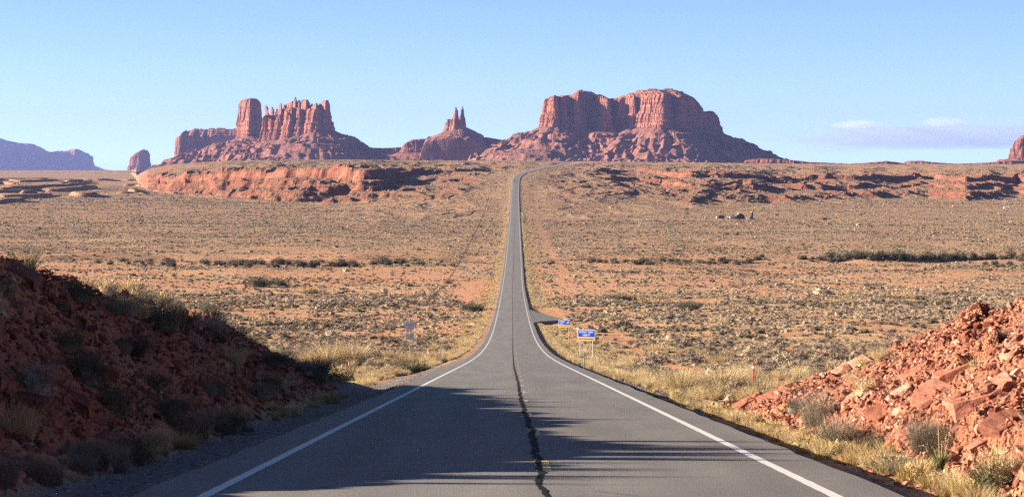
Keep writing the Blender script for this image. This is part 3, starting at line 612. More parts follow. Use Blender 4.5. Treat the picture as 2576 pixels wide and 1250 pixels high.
def others():
    cxp = lambda a: (a / 2.7404) / 1.4577; cyp = lambda b: (400 + b / 2.7404) / 1.4577
    d = 13000; r = butte('mesa', 'flat-topped fluted mesa behind the lone tower', d, 520, 'mesa')
    out = [(cxp(x), y) for x, y in [(1752, 20), (1775, -4), (1830, -20), (1850, 0), (1870, -8), (1935, -14), (1960, 0), (2040, -10), (2070, 4), (2110, -4), (2190, 0), (2300, 8), (2480, 14), (2680, 24), (2700, 90), (2200, 110), (1800, 80)]]
    rim = [(cxp(x), cyp(y)) for x, y in [(1740, 310), (1768, 288), (1830, 250), (1880, 262), (2000, 268), (2200, 262), (2700, 255)]]
    spi = [(cxp(x), cyp(y)) for x, y in [(1752, 300), (1790, 275), (1840, 235), (1850, 212), (1920, 204), (1940, 193), (2200, 187), (2400, 192), (2560, 200), (2700, 205)]]
    b, zb = cliff_part('cliff', r, d, out, rim, spi, [(0, cyp(505)), (3000, cyp(505))], 500, n=800, nv=40, taper=.05, flute=.38, ledge=.35, soft=2, cap=8)
    talus_part('talus', r, d, b, zb, 428, 510, slope=.60, run=120, front=120)
    d = 19000; r = butte('butte', 'small lone hazy butte between the blue mesa and the fluted mesa', d, 349)
    out = [(cxp(x), y) for x, y in [(1300, 12), (1330, -6), (1400, -16), (1470, -6), (1498, 14), (1480, 40), (1320, 36)]]
    b, zb = cliff_part('cliff', r, d, out, [(cxp(x), cyp(y)) for x, y in [(1290, 500), (1310, 480), (1370, 440), (1410, 425), (1490, 425), (1500, 440)]], [(cxp(x), cyp(y)) for x, y in [(1300, 490), (1365, 445), (1420, 412), (1440, 404), (1480, 412), (1498, 425)]], [(0, cyp(610)), (3000, cyp(610))], 520, n=320, nv=36, taper=.07, flute=.55, ledge=.4, cap=8)
    out = [(cxp(x), y) for x, y in [(1284, -4), (1310, -12), (1345, -10), (1350, 10), (1290, 10)]]
    cliff_part('ledge', r, d, out, [(0, cyp(570)), (3000, cyp(570))], [(0, cyp(568)), (3000, cyp(568))], [(0, cyp(620)), (3000, cyp(620))], 524, n=120, nv=14, taper=.08, flute=.25, ledge=.3, cap=3)
    talus_part('talus', r, d, b, zb, 434, 526, slope=.62, run=40, front=70)
    d = 32000; r = butte('mesa', 'long shadowed blue mesa at the edge of the view beyond the left plain', d, 60, 'mesa')
    prof = [(-900, -230), (-500, 240), (-300, 260), (0, 296), (50, 314), (180, 340), (330, 352), (420, 388), (490, 430), (560, 437), (620, 422), (700, 428), (750, 408), (790, 400), (840, 425), (895, 455), (900, 470)]
    prof = [(max(-1800, x), y if x > -700 else 240) for x, y in prof]
    out = [(cxp(x), y) for x, y in [(-1800, -30), (-300, -14), (200, -8), (420, 0), (560, 6), (700, -2), (760, -16), (800, -6), (890, 14), (898, 60), (300, 120), (-1800, 140)]]
    t = [(cxp(x), cyp(y)) for x, y in prof]
    b, zb = cliff_part('cliff', r, d, out, t, [(p, q - .6) for p, q in t], [(-2000, cyp(590)), (3000, cyp(590))], 540, n=900, nv=34, taper=.06, flute=.45, ledge=.4, soft=2, cap=6)
    talus_part('talus', r, d, b, zb, 438, 546, slope=.62, run=70, front=80, rough=.5)
    d = 10200; r = butte('butte', 'red butte cut off by the right edge of the view', d, 2565)
    q = lambda a: (2700 + a / 2.4417) / 1.4577; w = lambda b: (380 + b / 2.4417) / 1.4577
    out = [(q(2470), 16), (q(2480), 0), (q(2540), -30), (q(2640), -50), (q(2900), 0), (q(2900), 90), (q(2520), 70)]
    b, zb = cliff_part('cliff', r, d, out, [(q(2468), w(400)), (q(2490), w(340)), (q(2540), w(310)), (q(2900), w(300))], [(q(2470), w(395)), (q(2500), w(330)), (q(2536), w(305)), (q(2540), w(282)), (q(2600), w(278)), (q(2900), w(276))], [(0, w(480)), (4000, w(480))], 560, n=420, nv=40, taper=.09, flute=.6, ledge=.6, cap=8)
    out = [(q(2368), 30), (q(2400), -6), (q(2480), -36), (q(2600), -60), (q(2950), -40), (q(2950), 110), (q(2420), 80)]
    b, zb = cliff_part('bench', r, d, out, [(q(2360), w(505)), (q(2480), w(488)), (q(2950), w(478))], [(q(2360), w(503)), (q(2950), w(470))], [(0, w(540)), (4000, w(540))], 566, n=420, nv=20, taper=.2, flute=.5, ledge=.6, cap=4)
    talus_part('talus', r, d, b, zb, 418, 570, slope=.42, run=150, front=130, rough=.8)
    # low broken ridges right of the great mesa
    d = 8200
    for px0, px1, tab, lab, sd in (
            (1880, 2140, [(1880, 402), (1920, 398), (1990, 403), (2040, 408), (2140, 412)], 'low broken red ridge at the foot of the great mesa', 600),
            (2130, 2290, [(2130, 413), (2180, 410), (2222, 406), (2230, 405), (2255, 408), (2290, 414)], 'low red ridge with a flat dark crown, first right of the foot ridge', 610),
            (2270, 2400, [(2270, 411), (2284, 405), (2320, 405), (2345, 408), (2400, 412)], 'low dark flat ridge in the gap of the skyline', 620),
            (2380, 2640, [(2380, 412), (2450, 411), (2500, 408), (2540, 404), (2640, 402)], 'long low red ridge running to the butte at the view edge', 630)):
        r = butte('ridge', lab, d, (px0 + px1) / 2, 'ridge', 'low ridges on the skyline')
        out = [(px0, 20), (px0 + .3 * (px1 - px0), -20), (px0 + .6 * (px1 - px0), -34), (px1, 10), (px1, 60), (px0, 60)]
        b, zb = cliff_part('cliff', r, d, out, [(a, c + .8) for a, c in tab], tab, [(0, 417), (4000, 417)], sd, n=320, nv=16, taper=.7, flute=.5, ledge=.3, cap=5)
        talus_part('talus', r, d, b, zb, 424, sd + 5, slope=.25, run=50, front=60, rough=.45, res=1.5)
        d += 260
    # far blue hill
    d = 42000
    r = butte('hill', 'faint blue cone hill far off beyond the mesas', d, 245, 'hill', 'far hills')
    out = [(190, 0), (240, -30), (290, -10), (360, -20), (420, 0), (420, 60), (190, 60)]
    t = [(190, 430), (226, 416), (234, 416), (242, 419), (262, 427), (290, 429), (350, 430), (420, 431)]
    cliff_part('slope', r, d, out, [(a, c + 3) for a, c in t], t, [(0, 438), (3000, 438)], 650, n=300, nv=10, taper=1.2, flute=.2, ledge=0, cap=6, mat_='talus')
others()

# ------------------------------------------------------------------ air
def haze():
    me = box_mesh('haze', (-24000, 24000, -300, 46000, -700, EYE + 900))
    o = tag(link('haze', me), kind='stuff')
    m = bpy.data.materials.new('haze_air'); m.use_nodes = True; t = m.node_tree; t.nodes.remove(t.nodes['Principled BSDF'])
    v = t.nodes.new('ShaderNodeVolumePrincipled'); v.inputs['Color'].default_value = (.31, .42, .96, 1); v.inputs['Density'].default_value = 1.3e-5; v.inputs['Anisotropy'].default_value = .15
    t.links.new(v.outputs[0], t.nodes['Material Output'].inputs['Volume']); me.materials.append(m); m.cycles.volume_sampling = 'EQUIANGULAR'
haze()

# ------------------------------------------------------------------ clouds: thin bodies of vapour well beyond the haze
def cloud(name, label, px, py, w, h, d, dens, seed, thick=None, bumps=1.0, tint=(.52, .56, .68)):  # default tint puts the cloud's own shade into the white vapour's colour
    s = d / FD; c = at(px, py, d)
    bm = bmesh.new(); bmesh.ops.create_icosphere(bm, subdivisions=5, radius=1.0)
    co = np.array([v.co[:] for v in bm.verts])
    k = 1 + .30 * bumps * noise(co[:, 0] * 2.3 + seed, co[:, 1] * 2 + co[:, 2], seed) + .22 * bumps * noise(co[:, 0] * 5.5 + seed, co[:, 2] * 3 + co[:, 1] * 2, seed + 1) + .12 * bumps * noise(co[:, 0] * 13, co[:, 2] * 6 + co[:, 1] * 5, seed + 2)
    up = co[:, 2] > 0
    P = co * k[:, None]; P[:, 2] *= np.where(up, 1.0, .55)
    P = P * np.array([w * s / 2, (thick or w * .35) * s / 2, h * s / 2])
    for v, p in zip(bm.verts, P): v.co = p
    me = bm_mesh(name, bm); o = link(name, me, None, None, c)
    m = bpy.data.materials.new('vapour'); m.use_nodes = True; t = m.node_tree; t.nodes.remove(t.nodes['Principled BSDF'])
    v = t.nodes.new('ShaderNodeVolumePrincipled'); v.inputs['Color'].default_value = (*tint, 1); v.inputs['Density'].default_value = dens; v.inputs['Anisotropy'].default_value = .2
    t.links.new(v.outputs[0], t.nodes['Material Output'].inputs['Volume']); me.materials.append(m)
    return tag(o, label, 'cloud', 'clouds low over the plain')
D = 60000.0; q_ = FD / D
cloud('cloud', 'broad flat lavender cloud bank low over the plain beside the great mesa', 2400, 353, 800, 82, D, .00042, 5)
cloud('cloud', 'sunlit puff swelling from the west end of the cloud bank', 2162, 318, 130, 30, D - 3200, .0016, 8, tint=(1, .98, .97))
cloud('cloud', 'sunlit white peak swelling from the middle of the cloud bank', 2378, 311, 120, 30, D - 3200, .0016, 9, tint=(1, .98, .97))
cloud('cloud', 'dim lavender cloud above the butte at the view edge', 2550, 322, 180, 30, D, .0005, 12)
cloud('cloud', 'small torn lavender wisp above the west end of the cloud bank', 2085, 298, 60, 15, D, .0009, 14)
cloud('cloud', 'faint thin streak under the cloud bank, level with the ridge', 2090, 381, 160, 12, D, .0003, 16)
cloud('cloud', 'thin flat streak just off the shoulder of the great mesa', 1848, 311, 66, 7, D, .0008, 18)
cloud('cloud', 'faint broken wisp above the middle of the cloud bank', 2240, 306, 90, 10, D, .0005, 22)
cloud('cloud', 'tiny dim wisp alone high above the great mesa', 1530, 134, 42, 12, D, .0007, 20)
cloud('cloud', 'tiny flat wisp alone above the blue mesa', 175, 255, 56, 7, D, .0008, 24)

# ------------------------------------------------------------------ plants and stones: forms
def blades(rng, n, r, h, lean, w, seg=2, hv=.45, droop=.0):
    """n thin curved blades rising from a disc of radius r"""
    ph = rng.uniform(0, 6.2832, n); rr = r * np.sqrt(rng.uniform(0, 1, n)); b = np.stack([rr * np.cos(ph), rr * np.sin(ph), 0 * rr - .04 * h], -1)
    dph = ph + rng.normal(0, .6, n); ln = lean * rng.uniform(.1, 1, n) * h; hh = h * rng.uniform(1 - hv, 1, n)
    dirv = np.stack([np.cos(dph), np.sin(dph), 0 * dph], -1); side_a = rng.uniform(0, 6.2832, n); sd = np.stack([np.cos(side_a), np.sin(side_a), 0 * side_a], -1)
    rows = []
    for k in range(seg + 1):
        t = k / seg; ww = w * (1 - .75 * t)
        c = b + dirv * (ln * t ** 1.6)[:, None]; c[:, 2] += hh * (t - droop * t ** 3)
        rows += [c - sd * ww / 2, c + sd * ww / 2]
    V = np.stack(rows, 1); m = 2 * (seg + 1); F = []
    for k in range(seg): F.append(np.stack([np.arange(n) * m + 2 * k, np.arange(n) * m + 2 * k + 1, np.arange(n) * m + 2 * k + 3, np.arange(n) * m + 2 * k + 2], -1))
    return V.reshape(-1, 3), np.concatenate(F)
def dome_leaves(rng, n, R_, H_, size, lump=.3, inner=.35):
    """leaf and twig scraps filling a lumpy dome, each pointing outwards"""
    a = rng.uniform(0, 6.2832, n); cz = rng.uniform(-.05, 1, n) ** 1; sz = np.sqrt(np.maximum(0, 1 - cz ** 2)); d = np.stack([np.cos(a) * sz, np.sin(a) * sz, cz], -1)
    sd = float(rng.uniform(0, 99)); lm = 1 + lump * noise(d[:, 0] * 2.1 + sd, d[:, 1] * 2.1 + d[:, 2] * 2, 3) + .5 * lump * noise(d[:, 0] * 5 + sd, d[:, 1] * 5 + d[:, 2] * 4, 4)
    t = inner + (1 - inner) * rng.uniform(0, 1, n) ** .5
    c = d * (lm * t)[:, None] * np.array([R_, R_, H_])
    out = d + rng.normal(0, .45, (n, 3)); out[:, 2] += .35; out /= np.linalg.norm(out, axis=1)[:, None]
    sdv = np.cross(out, rng.normal(0, 1, (n, 3))); sdv /= np.linalg.norm(sdv, axis=1)[:, None] + 1e-9
    L = size * rng.uniform(.6, 1.5, n)[:, None]; w_ = L * .34
    V = np.stack([c - sdv * w_ / 2, c + sdv * w_ / 2, c + out * L + sdv * w_ * .2, c + out * L - sdv * w_ * .2], 1)
    F = np.arange(n * 4).reshape(n, 4); return V.reshape(-1, 3), F
def core(rng, R_, H_, sub=2, lump=.25):
    bm = bmesh.new(); bmesh.ops.create_icosphere(bm, subdivisions=sub, radius=1.0); co = np.array([v.co[:] for v in bm.verts]); f = np.array([[v.index for v in q.verts] for q in bm.faces]); bm.free()
    sd = float(rng.uniform(0, 99)); k = 1 + lump * noise(co[:, 0] * 1.9 + sd, co[:, 1] * 1.9 + co[:, 2], 7) + .7 * lump * noise(co[:, 0] * 4.3 + sd, co[:, 1] * 4.3 + 2 * co[:, 2], 8)
    V = co * k[:, None] * np.array([R_, R_, H_]); V[:, 2] = np.maximum(V[:, 2], -.06)
    return V, np.concatenate([f, f[:, -1:]], 1)[:, :4]
def join_np(*parts):
    V = []; F = []; o = 0
    for v, f in parts: V.append(v); F.append(f + o); o += len(v)
    return np.concatenate(V), np.concatenate(F)
def tri_safe(name, V, F):
    bm = bmesh.new(); vs = [bm.verts.new(p) for p in V]
    for f in F:
        u = list(dict.fromkeys(f.tolist()))
        try: bm.faces.new([vs[i] for i in u])
        except ValueError: pass
    me = bpy.data.meshes.new(name); bm.to_mesh(me); bm.free(); return me
def plant_mesh(name, kind, seed, fine=1.0):
    g = np.random.default_rng(seed)
    if kind == 'sage': V, F = join_np(core(g, .36, .40), dome_leaves(g, int(520 * fine), .47, .56, .085 / fine ** .25))
    elif kind == 'sage_far': V, F = join_np(core(g, .38, .40, 2, .5), dome_leaves(g, 150, .47, .52, .13))
    elif kind == 'straw': V, F = join_np(blades(g, int(420 * fine), .26, .90, .55, .012, 2, .6, .1), core(g, .22, .22, 1))
    elif kind == 'straw_far': V, F = join_np(core(g, .36, .30, 1, .4), blades(g, 60, .3, .75, .5, .05, 1, .5))
    elif kind == 'rabbit': V, F = join_np(core(g, .2, .26), dome_leaves(g, 420, .44, .58, .09), blades(g, 160, .30, .72, .5, .016, 1, .4))
    elif kind == 'bush': V, F = join_np(core(g, .33, .45), dome_leaves(g, int(700 * fine), .5, .68, .07), blades(g, 220, .22, .86, .75, .012, 2, .4))
    elif kind == 'twiggy': V, F = join_np(dome_leaves(g, 700, .46, .66, .04, .3, .45), blades(g, 900, .22, .92, .8, .0055, 2, .6), core(g, .2, .3))
    elif kind == 'tamarisk': V, F = join_np(core(g, .36, .62, 2, .35), dome_leaves(g, 420, .5, .9, .13, .4), blades(g, 60, .3, 1.05, .4, .03, 1, .4))
    elif kind in ('thicket', 'mound'):
        parts = []
        for k in range(9):
            v, f = blades(g, 420, .16, .9, .7, .006, 2, .6) if kind == 'thicket' or k % 3 == 0 else join_np(core(g, .2, .28), dome_leaves(g, 520, .46, .66, .05))
            if kind == 'thicket': v, f = join_np((v, f), dome_leaves(g, 260, .42, .62, .045, .3, .4))
            q = g.uniform(.42, .62); a_ = g.uniform(0, 6.28); r_ = .34 * math.sqrt(g.uniform(0, 1)); parts.append((v * [q, q, q * g.uniform(.9, 1.5)] + [r_ * math.cos(a_), r_ * math.sin(a_), 0], f))
        V, F = join_np(*parts)
    me = tri_safe(name, V, F); return me
FORM = {}
def form(kind, i, m, fine=1.0):
    k = (kind, i, m)
    if k not in FORM:
        me = plant_mesh(kind, kind, 1000 + 31 * i + len(kind) * 7, fine); me.materials.append(M[m]); FORM[k] = me
    return FORM[k]
def stone_mesh(name, seed, flat=.6, n=18, boxy=.5):
    g = np.random.default_rng(seed); p = g.normal(0, 1, (n, 3)); p /= np.linalg.norm(p, axis=1)[:, None]
    m = np.abs(p).max(1, keepdims=True); p = p / m * boxy + p * (1 - boxy); p *= g.uniform(.75, 1.05, (n, 1)) * np.array([.5, g.uniform(.32, .5), .5 * flat])
    bm = bmesh.new()
    for q in p: bm.verts.new(q)
    r = bmesh.ops.convex_hull(bm, input=bm.verts[:]); bmesh.ops.delete(bm, geom=[v for v in bm.verts if not v.link_faces], context='VERTS')
    bmesh.ops.dissolve_limit(bm, angle_limit=.20, verts=bm.verts[:], edges=bm.edges[:])
    return bm_mesh(name, bm)
def block_mesh(name, seed, dims, m):
    """a bedded sandstone block: jittered box with broken corners"""
    g = np.random.default_rng(seed); pts = []
    for sx in (-1, 1):
        for sy in (-1, 1):
            for sz in (-1, 1):
                c = np.array([sx, sy, sz]) * g.uniform(.72, 1.0, 3)
                if g.uniform() < .45:
                    for ax in range(3):
                        e = c.copy(); e[ax] *= g.uniform(.35, .75); pts.append(e)
                else: pts.append(c)
    bm = bmesh.new()
    for q in pts: bm.verts.new(np.array(q) * np.array(dims) / 2)
    bmesh.ops.convex_hull(bm, input=bm.verts[:]); bmesh.ops.delete(bm, geom=[v for v in bm.verts if not v.link_faces], context='VERTS')
    bmesh.ops.dissolve_limit(bm, angle_limit=.12, verts=bm.verts[:], edges=bm.edges[:])
    me = bm_mesh(name, bm, .012 * max(dims)); me.materials.append(m); return me

def scatter(name, P, scale, rot, idx, meshes):
    """countless small growth or stones: one object that instances the given forms on points"""
    c = bpy.data.collections.new(name + '_forms')
    for i, me in enumerate(meshes):
        c.objects.link(bpy.data.objects.new(f'{name}_form_{i:02d}', me))
    me = bpy.data.meshes.new(name); me.vertices.add(len(P)); me.vertices.foreach_set('co', np.asarray(P, np.float32).ravel())
    scale = np.asarray(scale, np.float32); scale = np.repeat(scale[:, None], 3, 1) if scale.ndim == 1 else scale
    rot = np.asarray(rot, np.float32); rot = np.stack([0 * rot, 0 * rot, rot], -1) if rot.ndim == 1 else rot
    for n, v in (('size', scale), ('turn', rot)):
        a = me.attributes.new(n, 'FLOAT_VECTOR', 'POINT'); a.data.foreach_set('vector', v.astype(np.float32).ravel())
    a = me.attributes.new('form', 'INT', 'POINT'); a.data.foreach_set('value', np.asarray(idx, np.int32))
    o = link(name, me); g = bpy.data.node_groups.new(name + '_spread', 'GeometryNodeTree')
    g.interface.new_socket('Geometry', in_out='INPUT', socket_type='NodeSocketGeometry'); g.interface.new_socket('Geometry', in_out='OUTPUT', socket_type='NodeSocketGeometry')
    N = g.nodes; i = N.new('NodeGroupInput'); u = N.new('NodeGroupOutput'); ip = N.new('GeometryNodeInstanceOnPoints'); ci = N.new('GeometryNodeCollectionInfo')
    ci.inputs['Collection'].default_value = c; ci.inputs['Separate Children'].default_value = True; ci.inputs['Reset Children'].default_value = True
    def na(n, t): x = N.new('GeometryNodeInputNamedAttribute'); x.data_type = t; x.inputs['Name'].default_value = n; return x.outputs['Attribute']
    e = N.new('FunctionNodeEulerToRotation'); L = g.links
    L.new(i.outputs[0], ip.inputs['Points']); L.new(ci.outputs[0], ip.inputs['Instance']); ip.inputs['Pick Instance'].default_value = True
    L.new(na('form', 'INT'), ip.inputs['Instance Index']); L.new(na('turn', 'FLOAT_VECTOR'), e.inputs[0]); L.new(e.outputs[0], ip.inputs['Rotation']); L.new(na('size', 'FLOAT_VECTOR'), ip.inputs['Scale'])
    L.new(ip.outputs[0], u.inputs[0]); md = o.modifiers.new('spread', 'NODES'); md.node_group = g
    return tag(o, kind='stuff')

# ------------------------------------------------------------------ scrub of the valley floor
def visible(P, lift=.3):
    """is a point seen from the camera over the banks"""
    ok = np.ones(len(P), bool)
    for k in np.linspace(.05, .97, 40):
        x = P[:, 0] * k; y = P[:, 1] * k; z = EYE + (P[:, 2] + lift - EYE) * k
        ok &= (y < 18) | (ground(x, y) < z + .02)
    return ok
def valley_points(rng):
    out = []
    for y0, y1, dens in ((98, 180, .72), (180, 420, .62), (420, 800, .50), (800, 1300, .28), (1300, 2000, .17), (2000, 3000, .075), (3000, 4300, .040)):
        area = .25 * (y1 ** 2 - y0 ** 2); n = int(area * dens)
        y = np.sqrt(rng.uniform(y0 ** 2, y1 ** 2, n)); x = rng.uniform(-.25, .25, n) * y; out.append(np.stack([x, y], -1))
    p = np.concatenate(out); x, y = p.T
    z, gravel, rock, sand, pale, bare = land(x, y); u = np.abs(x - xroad(y))
    cl = fbm(x / 9, y / 14, 3, 301) + .9 * noise(x / 210, y / 75, 305) + .5 * noise(x / 60, y / 30, 306)
    keep = (u > 6.2) & (gravel < .3) & (rng.uniform(0, 1, len(x)) < np.clip(.66 + .85 * cl, .06, 1) * (1 - .80 * sand) * (1 - .93 * np.clip(bare, 0, 1))) & ~((x > 3) & (x < 13) & (y > 505) & (y < 662))
    near = y < 125; keep &= ~(near & (rock > .05))
    p = np.stack([x, y, EYE + z], -1)[keep]; return p, pale[keep], u[keep], sand[keep]
def scrub():
    rng = np.random.default_rng(11); P, pale, u, sand = valley_points(rng); n = len(P); y = P[:, 1]
    sc = rng.lognormal(-.22, .42, n) * np.interp(y, [100, 500, 900, 1600, 3000], [.95, .95, .95, 1.0, 1.35])
    mixn = fbm(P[:, 0] / 34, y / 40, 3, 311) + .8 * noise(P[:, 0] / 300, y / 90, 312) + rng.normal(0, .30, n)
    road = u < 11 + 4 * rng.uniform(0, 1, n)
    straw = np.where(road, rng.uniform(0, 1, n) < .62, mixn > np.where(y < 200, .30, .95))
    sc = np.where(straw, sc * .8, sc)
    # the ones that show largest become plants of their own
    inview = (np.abs(P[:, 0]) < .222 * y) & (y < 330); cand = np.where(inview)[0]; cand = cand[visible(P[cand])]
    big = cand[np.argsort(-(sc / y)[cand])]
    sg = big[~straw[big]][:285]; st = big[straw[big]][:150]
    own = np.zeros(n, bool); own[sg] = True; own[st] = True
    for ids, kind, name, mt in ((sg, 'sage', 'sagebrush', 'sage'), (st, 'straw', 'grass_tuft', 'straw')):
        for i in ids:
            x, yy, z = P[i]; f = int(rng.integers(0, 6)); left = x < 0
            o = link(name, form(kind, f, mt, 1.0), None, None, (x, yy, z - .03), (0, 0, float(rng.uniform(0, 6.28))), float(sc[i]))
            o.scale = (sc[i], sc[i], sc[i] * (rng.uniform(.65, .95) if kind == 'sage' else 1))
            band = 'before the diamond sign' if yy < 218 else 'beyond the diamond sign'
            if not left: band = 'short of the large blue sign' if yy < 250 else 'beyond the large blue sign'
            if name == 'sagebrush': tag(o, f'rounded sagebrush on the flat {"left" if left else "right"} of the road {band}', 'shrub', f'sagebrush {"left" if left else "right"} of the road {band}')
            else: tag(o, f'golden grass tuft on the flat {"left" if left else "right"} of the road {band}', 'grass tuft', f'grass tufts {"left" if left else "right"} of the road {band}')
    r = ~own; far = y > 420
    dark = (mixn < -.30) & (rng.uniform(0, 1, n) < .7)
    idx = np.where(far, np.where(straw, 8 + rng.integers(0, 2, n), np.where(dark, 14, 10 + rng.integers(0, 4, n))), np.where(straw, rng.integers(0, 3, n), np.where(dark, 7, 3 + rng.integers(0, 4, n))))
    forms = [form('straw', i, 'straw') for i in range(3)] + [form('sage', i, 'sage') for i in range(4)] + [form('sage', 7, 'tamarisk')] + [form('straw_far', i, 'straw') for i in range(2)] + [form('sage_far', i, 'sage') for i in range(4)] + [form('sage_far', 5, 'tamarisk')]
    sc3 = np.stack([sc, sc, sc * rng.uniform(.6, .95, n)], -1)
    scatter('desert_scrub', P[r] - [0, 0, .03], sc3[r], rng.uniform(0, 6.28, n)[r], idx[r], forms)
    # golden grass along both road edges
    n = 9000; y = 100 * (2200 / 100) ** (rng.uniform(0, 1, n) ** .75); sd = rng.choice([-1, 1], n); uu = 5.5 + rng.gamma(1.6, 1.1, n)
    x = xroad(y) + sd * uu; z, gravel, rock, *_ = land(x, y); k = (gravel < .45) & (rock < .2) & ~((x > 3) & (y > 505) & (y < 662))
    P2 = np.stack([x, y, EYE + z - .03], -1)[k]; n = len(P2)
    scatter('roadside_grass', P2, rng.uniform(.35, .85, n) * np.interp(P2[:, 1], [100, 2000], [.9, 1.5]), rng.uniform(0, 6.28, n), rng.integers(0, 3, n), [form('straw', i, 'straw') for i in range(3)])
scrub()
def wash_bushes():
    rng = np.random.default_rng(21)
    spots = []
    for x0, x1, py, n, hgt, lab in ((228, 420, 663, 12, 2.2, 'left'), (420, 900, 668, 46, 3.0, 'left'), (930, 1010, 664, 7, 3.4, 'left'), (1010, 1200, 668, 8, 1.8, 'left'), (1330, 1400, 664, 4, 1.8, 'right'), (1480, 1910, 662, 42, 2.4, 'right'), (1880, 2130, 655, 16, 2.2, 'right'), (2080, 2600, 652, 54, 3.7, 'right'), (2420, 2560, 668, 6, 2.6, 'right')):
        for k in range(n): spots.append((rng.uniform(x0, x1), py + rng.normal(0, 3.2), hgt * rng.uniform(.7, 1.15), lab))
    for px, py, h, lab in spots:
        p = hit(px, py); w = h * rng.uniform(1.1, 1.7)
        o = link('tamarisk_bush', form('tamarisk', int(rng.integers(0, 5)), 'tamarisk'), None, None, (p.x, p.y, p.z - .1), (0, 0, float(rng.uniform(0, 6.28)))); o.scale = (w, w, h)
        tag(o, f'dark olive bush in the long thicket along the dry wash {lab} of the road', 'bush', f'bushes along the wash {lab} of the road')
wash_bushes()

# ------------------------------------------------------------------ rubble, blocks and boulders of the banks
STONES = {}
def stones(m, n=8, flat=.6):
    k = (m, flat)
    if k not in STONES:
        STONES[k] = [stone_mesh('stone', 50 + i * 3 + len(m), flat * (.7 + .09 * i)) for i in range(n)]
        for q in STONES[k]: q.materials.append(M[m])
    return STONES[k]
def rubble():
    rng = np.random.default_rng(31)
    for side, n, mats in ((1, 80000, ('rock', 'pale_rock')), (-1, 26000, ('shade_red', 'rock'))):
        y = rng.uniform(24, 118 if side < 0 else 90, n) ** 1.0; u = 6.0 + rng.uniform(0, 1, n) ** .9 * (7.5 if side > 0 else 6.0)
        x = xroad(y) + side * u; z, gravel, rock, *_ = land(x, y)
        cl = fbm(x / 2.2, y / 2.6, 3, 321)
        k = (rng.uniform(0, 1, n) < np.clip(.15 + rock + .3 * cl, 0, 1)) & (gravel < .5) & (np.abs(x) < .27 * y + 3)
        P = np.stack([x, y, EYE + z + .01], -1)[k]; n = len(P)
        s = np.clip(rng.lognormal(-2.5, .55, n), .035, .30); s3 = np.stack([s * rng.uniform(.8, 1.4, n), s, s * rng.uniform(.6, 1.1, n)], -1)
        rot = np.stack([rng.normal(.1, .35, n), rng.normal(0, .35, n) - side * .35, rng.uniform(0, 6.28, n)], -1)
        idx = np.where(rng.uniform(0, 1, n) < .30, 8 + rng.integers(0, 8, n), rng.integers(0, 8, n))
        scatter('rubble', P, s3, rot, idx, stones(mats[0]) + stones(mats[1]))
    n = 26000; y = 22 * (150 / 22) ** rng.uniform(0, 1, n); sd = rng.choice([-1, 1], n); u = np.where(sd > 0, rng.uniform(4.75, 6.2, n), rng.uniform(4.7, 7.2, n)); x = xroad(y) + sd * u
    z, gravel, *_ = land(x, y); k = gravel > .4; P = np.stack([x, y, EYE + z], -1)[k]; n = len(P)
    scatter('gravel', P, rng.uniform(.02, .07, n), np.stack([rng.uniform(0, 6, n), rng.uniform(0, 6, n), rng.uniform(0, 6, n)], -1), rng.integers(0, 8, n), stones('stone'))
rubble()
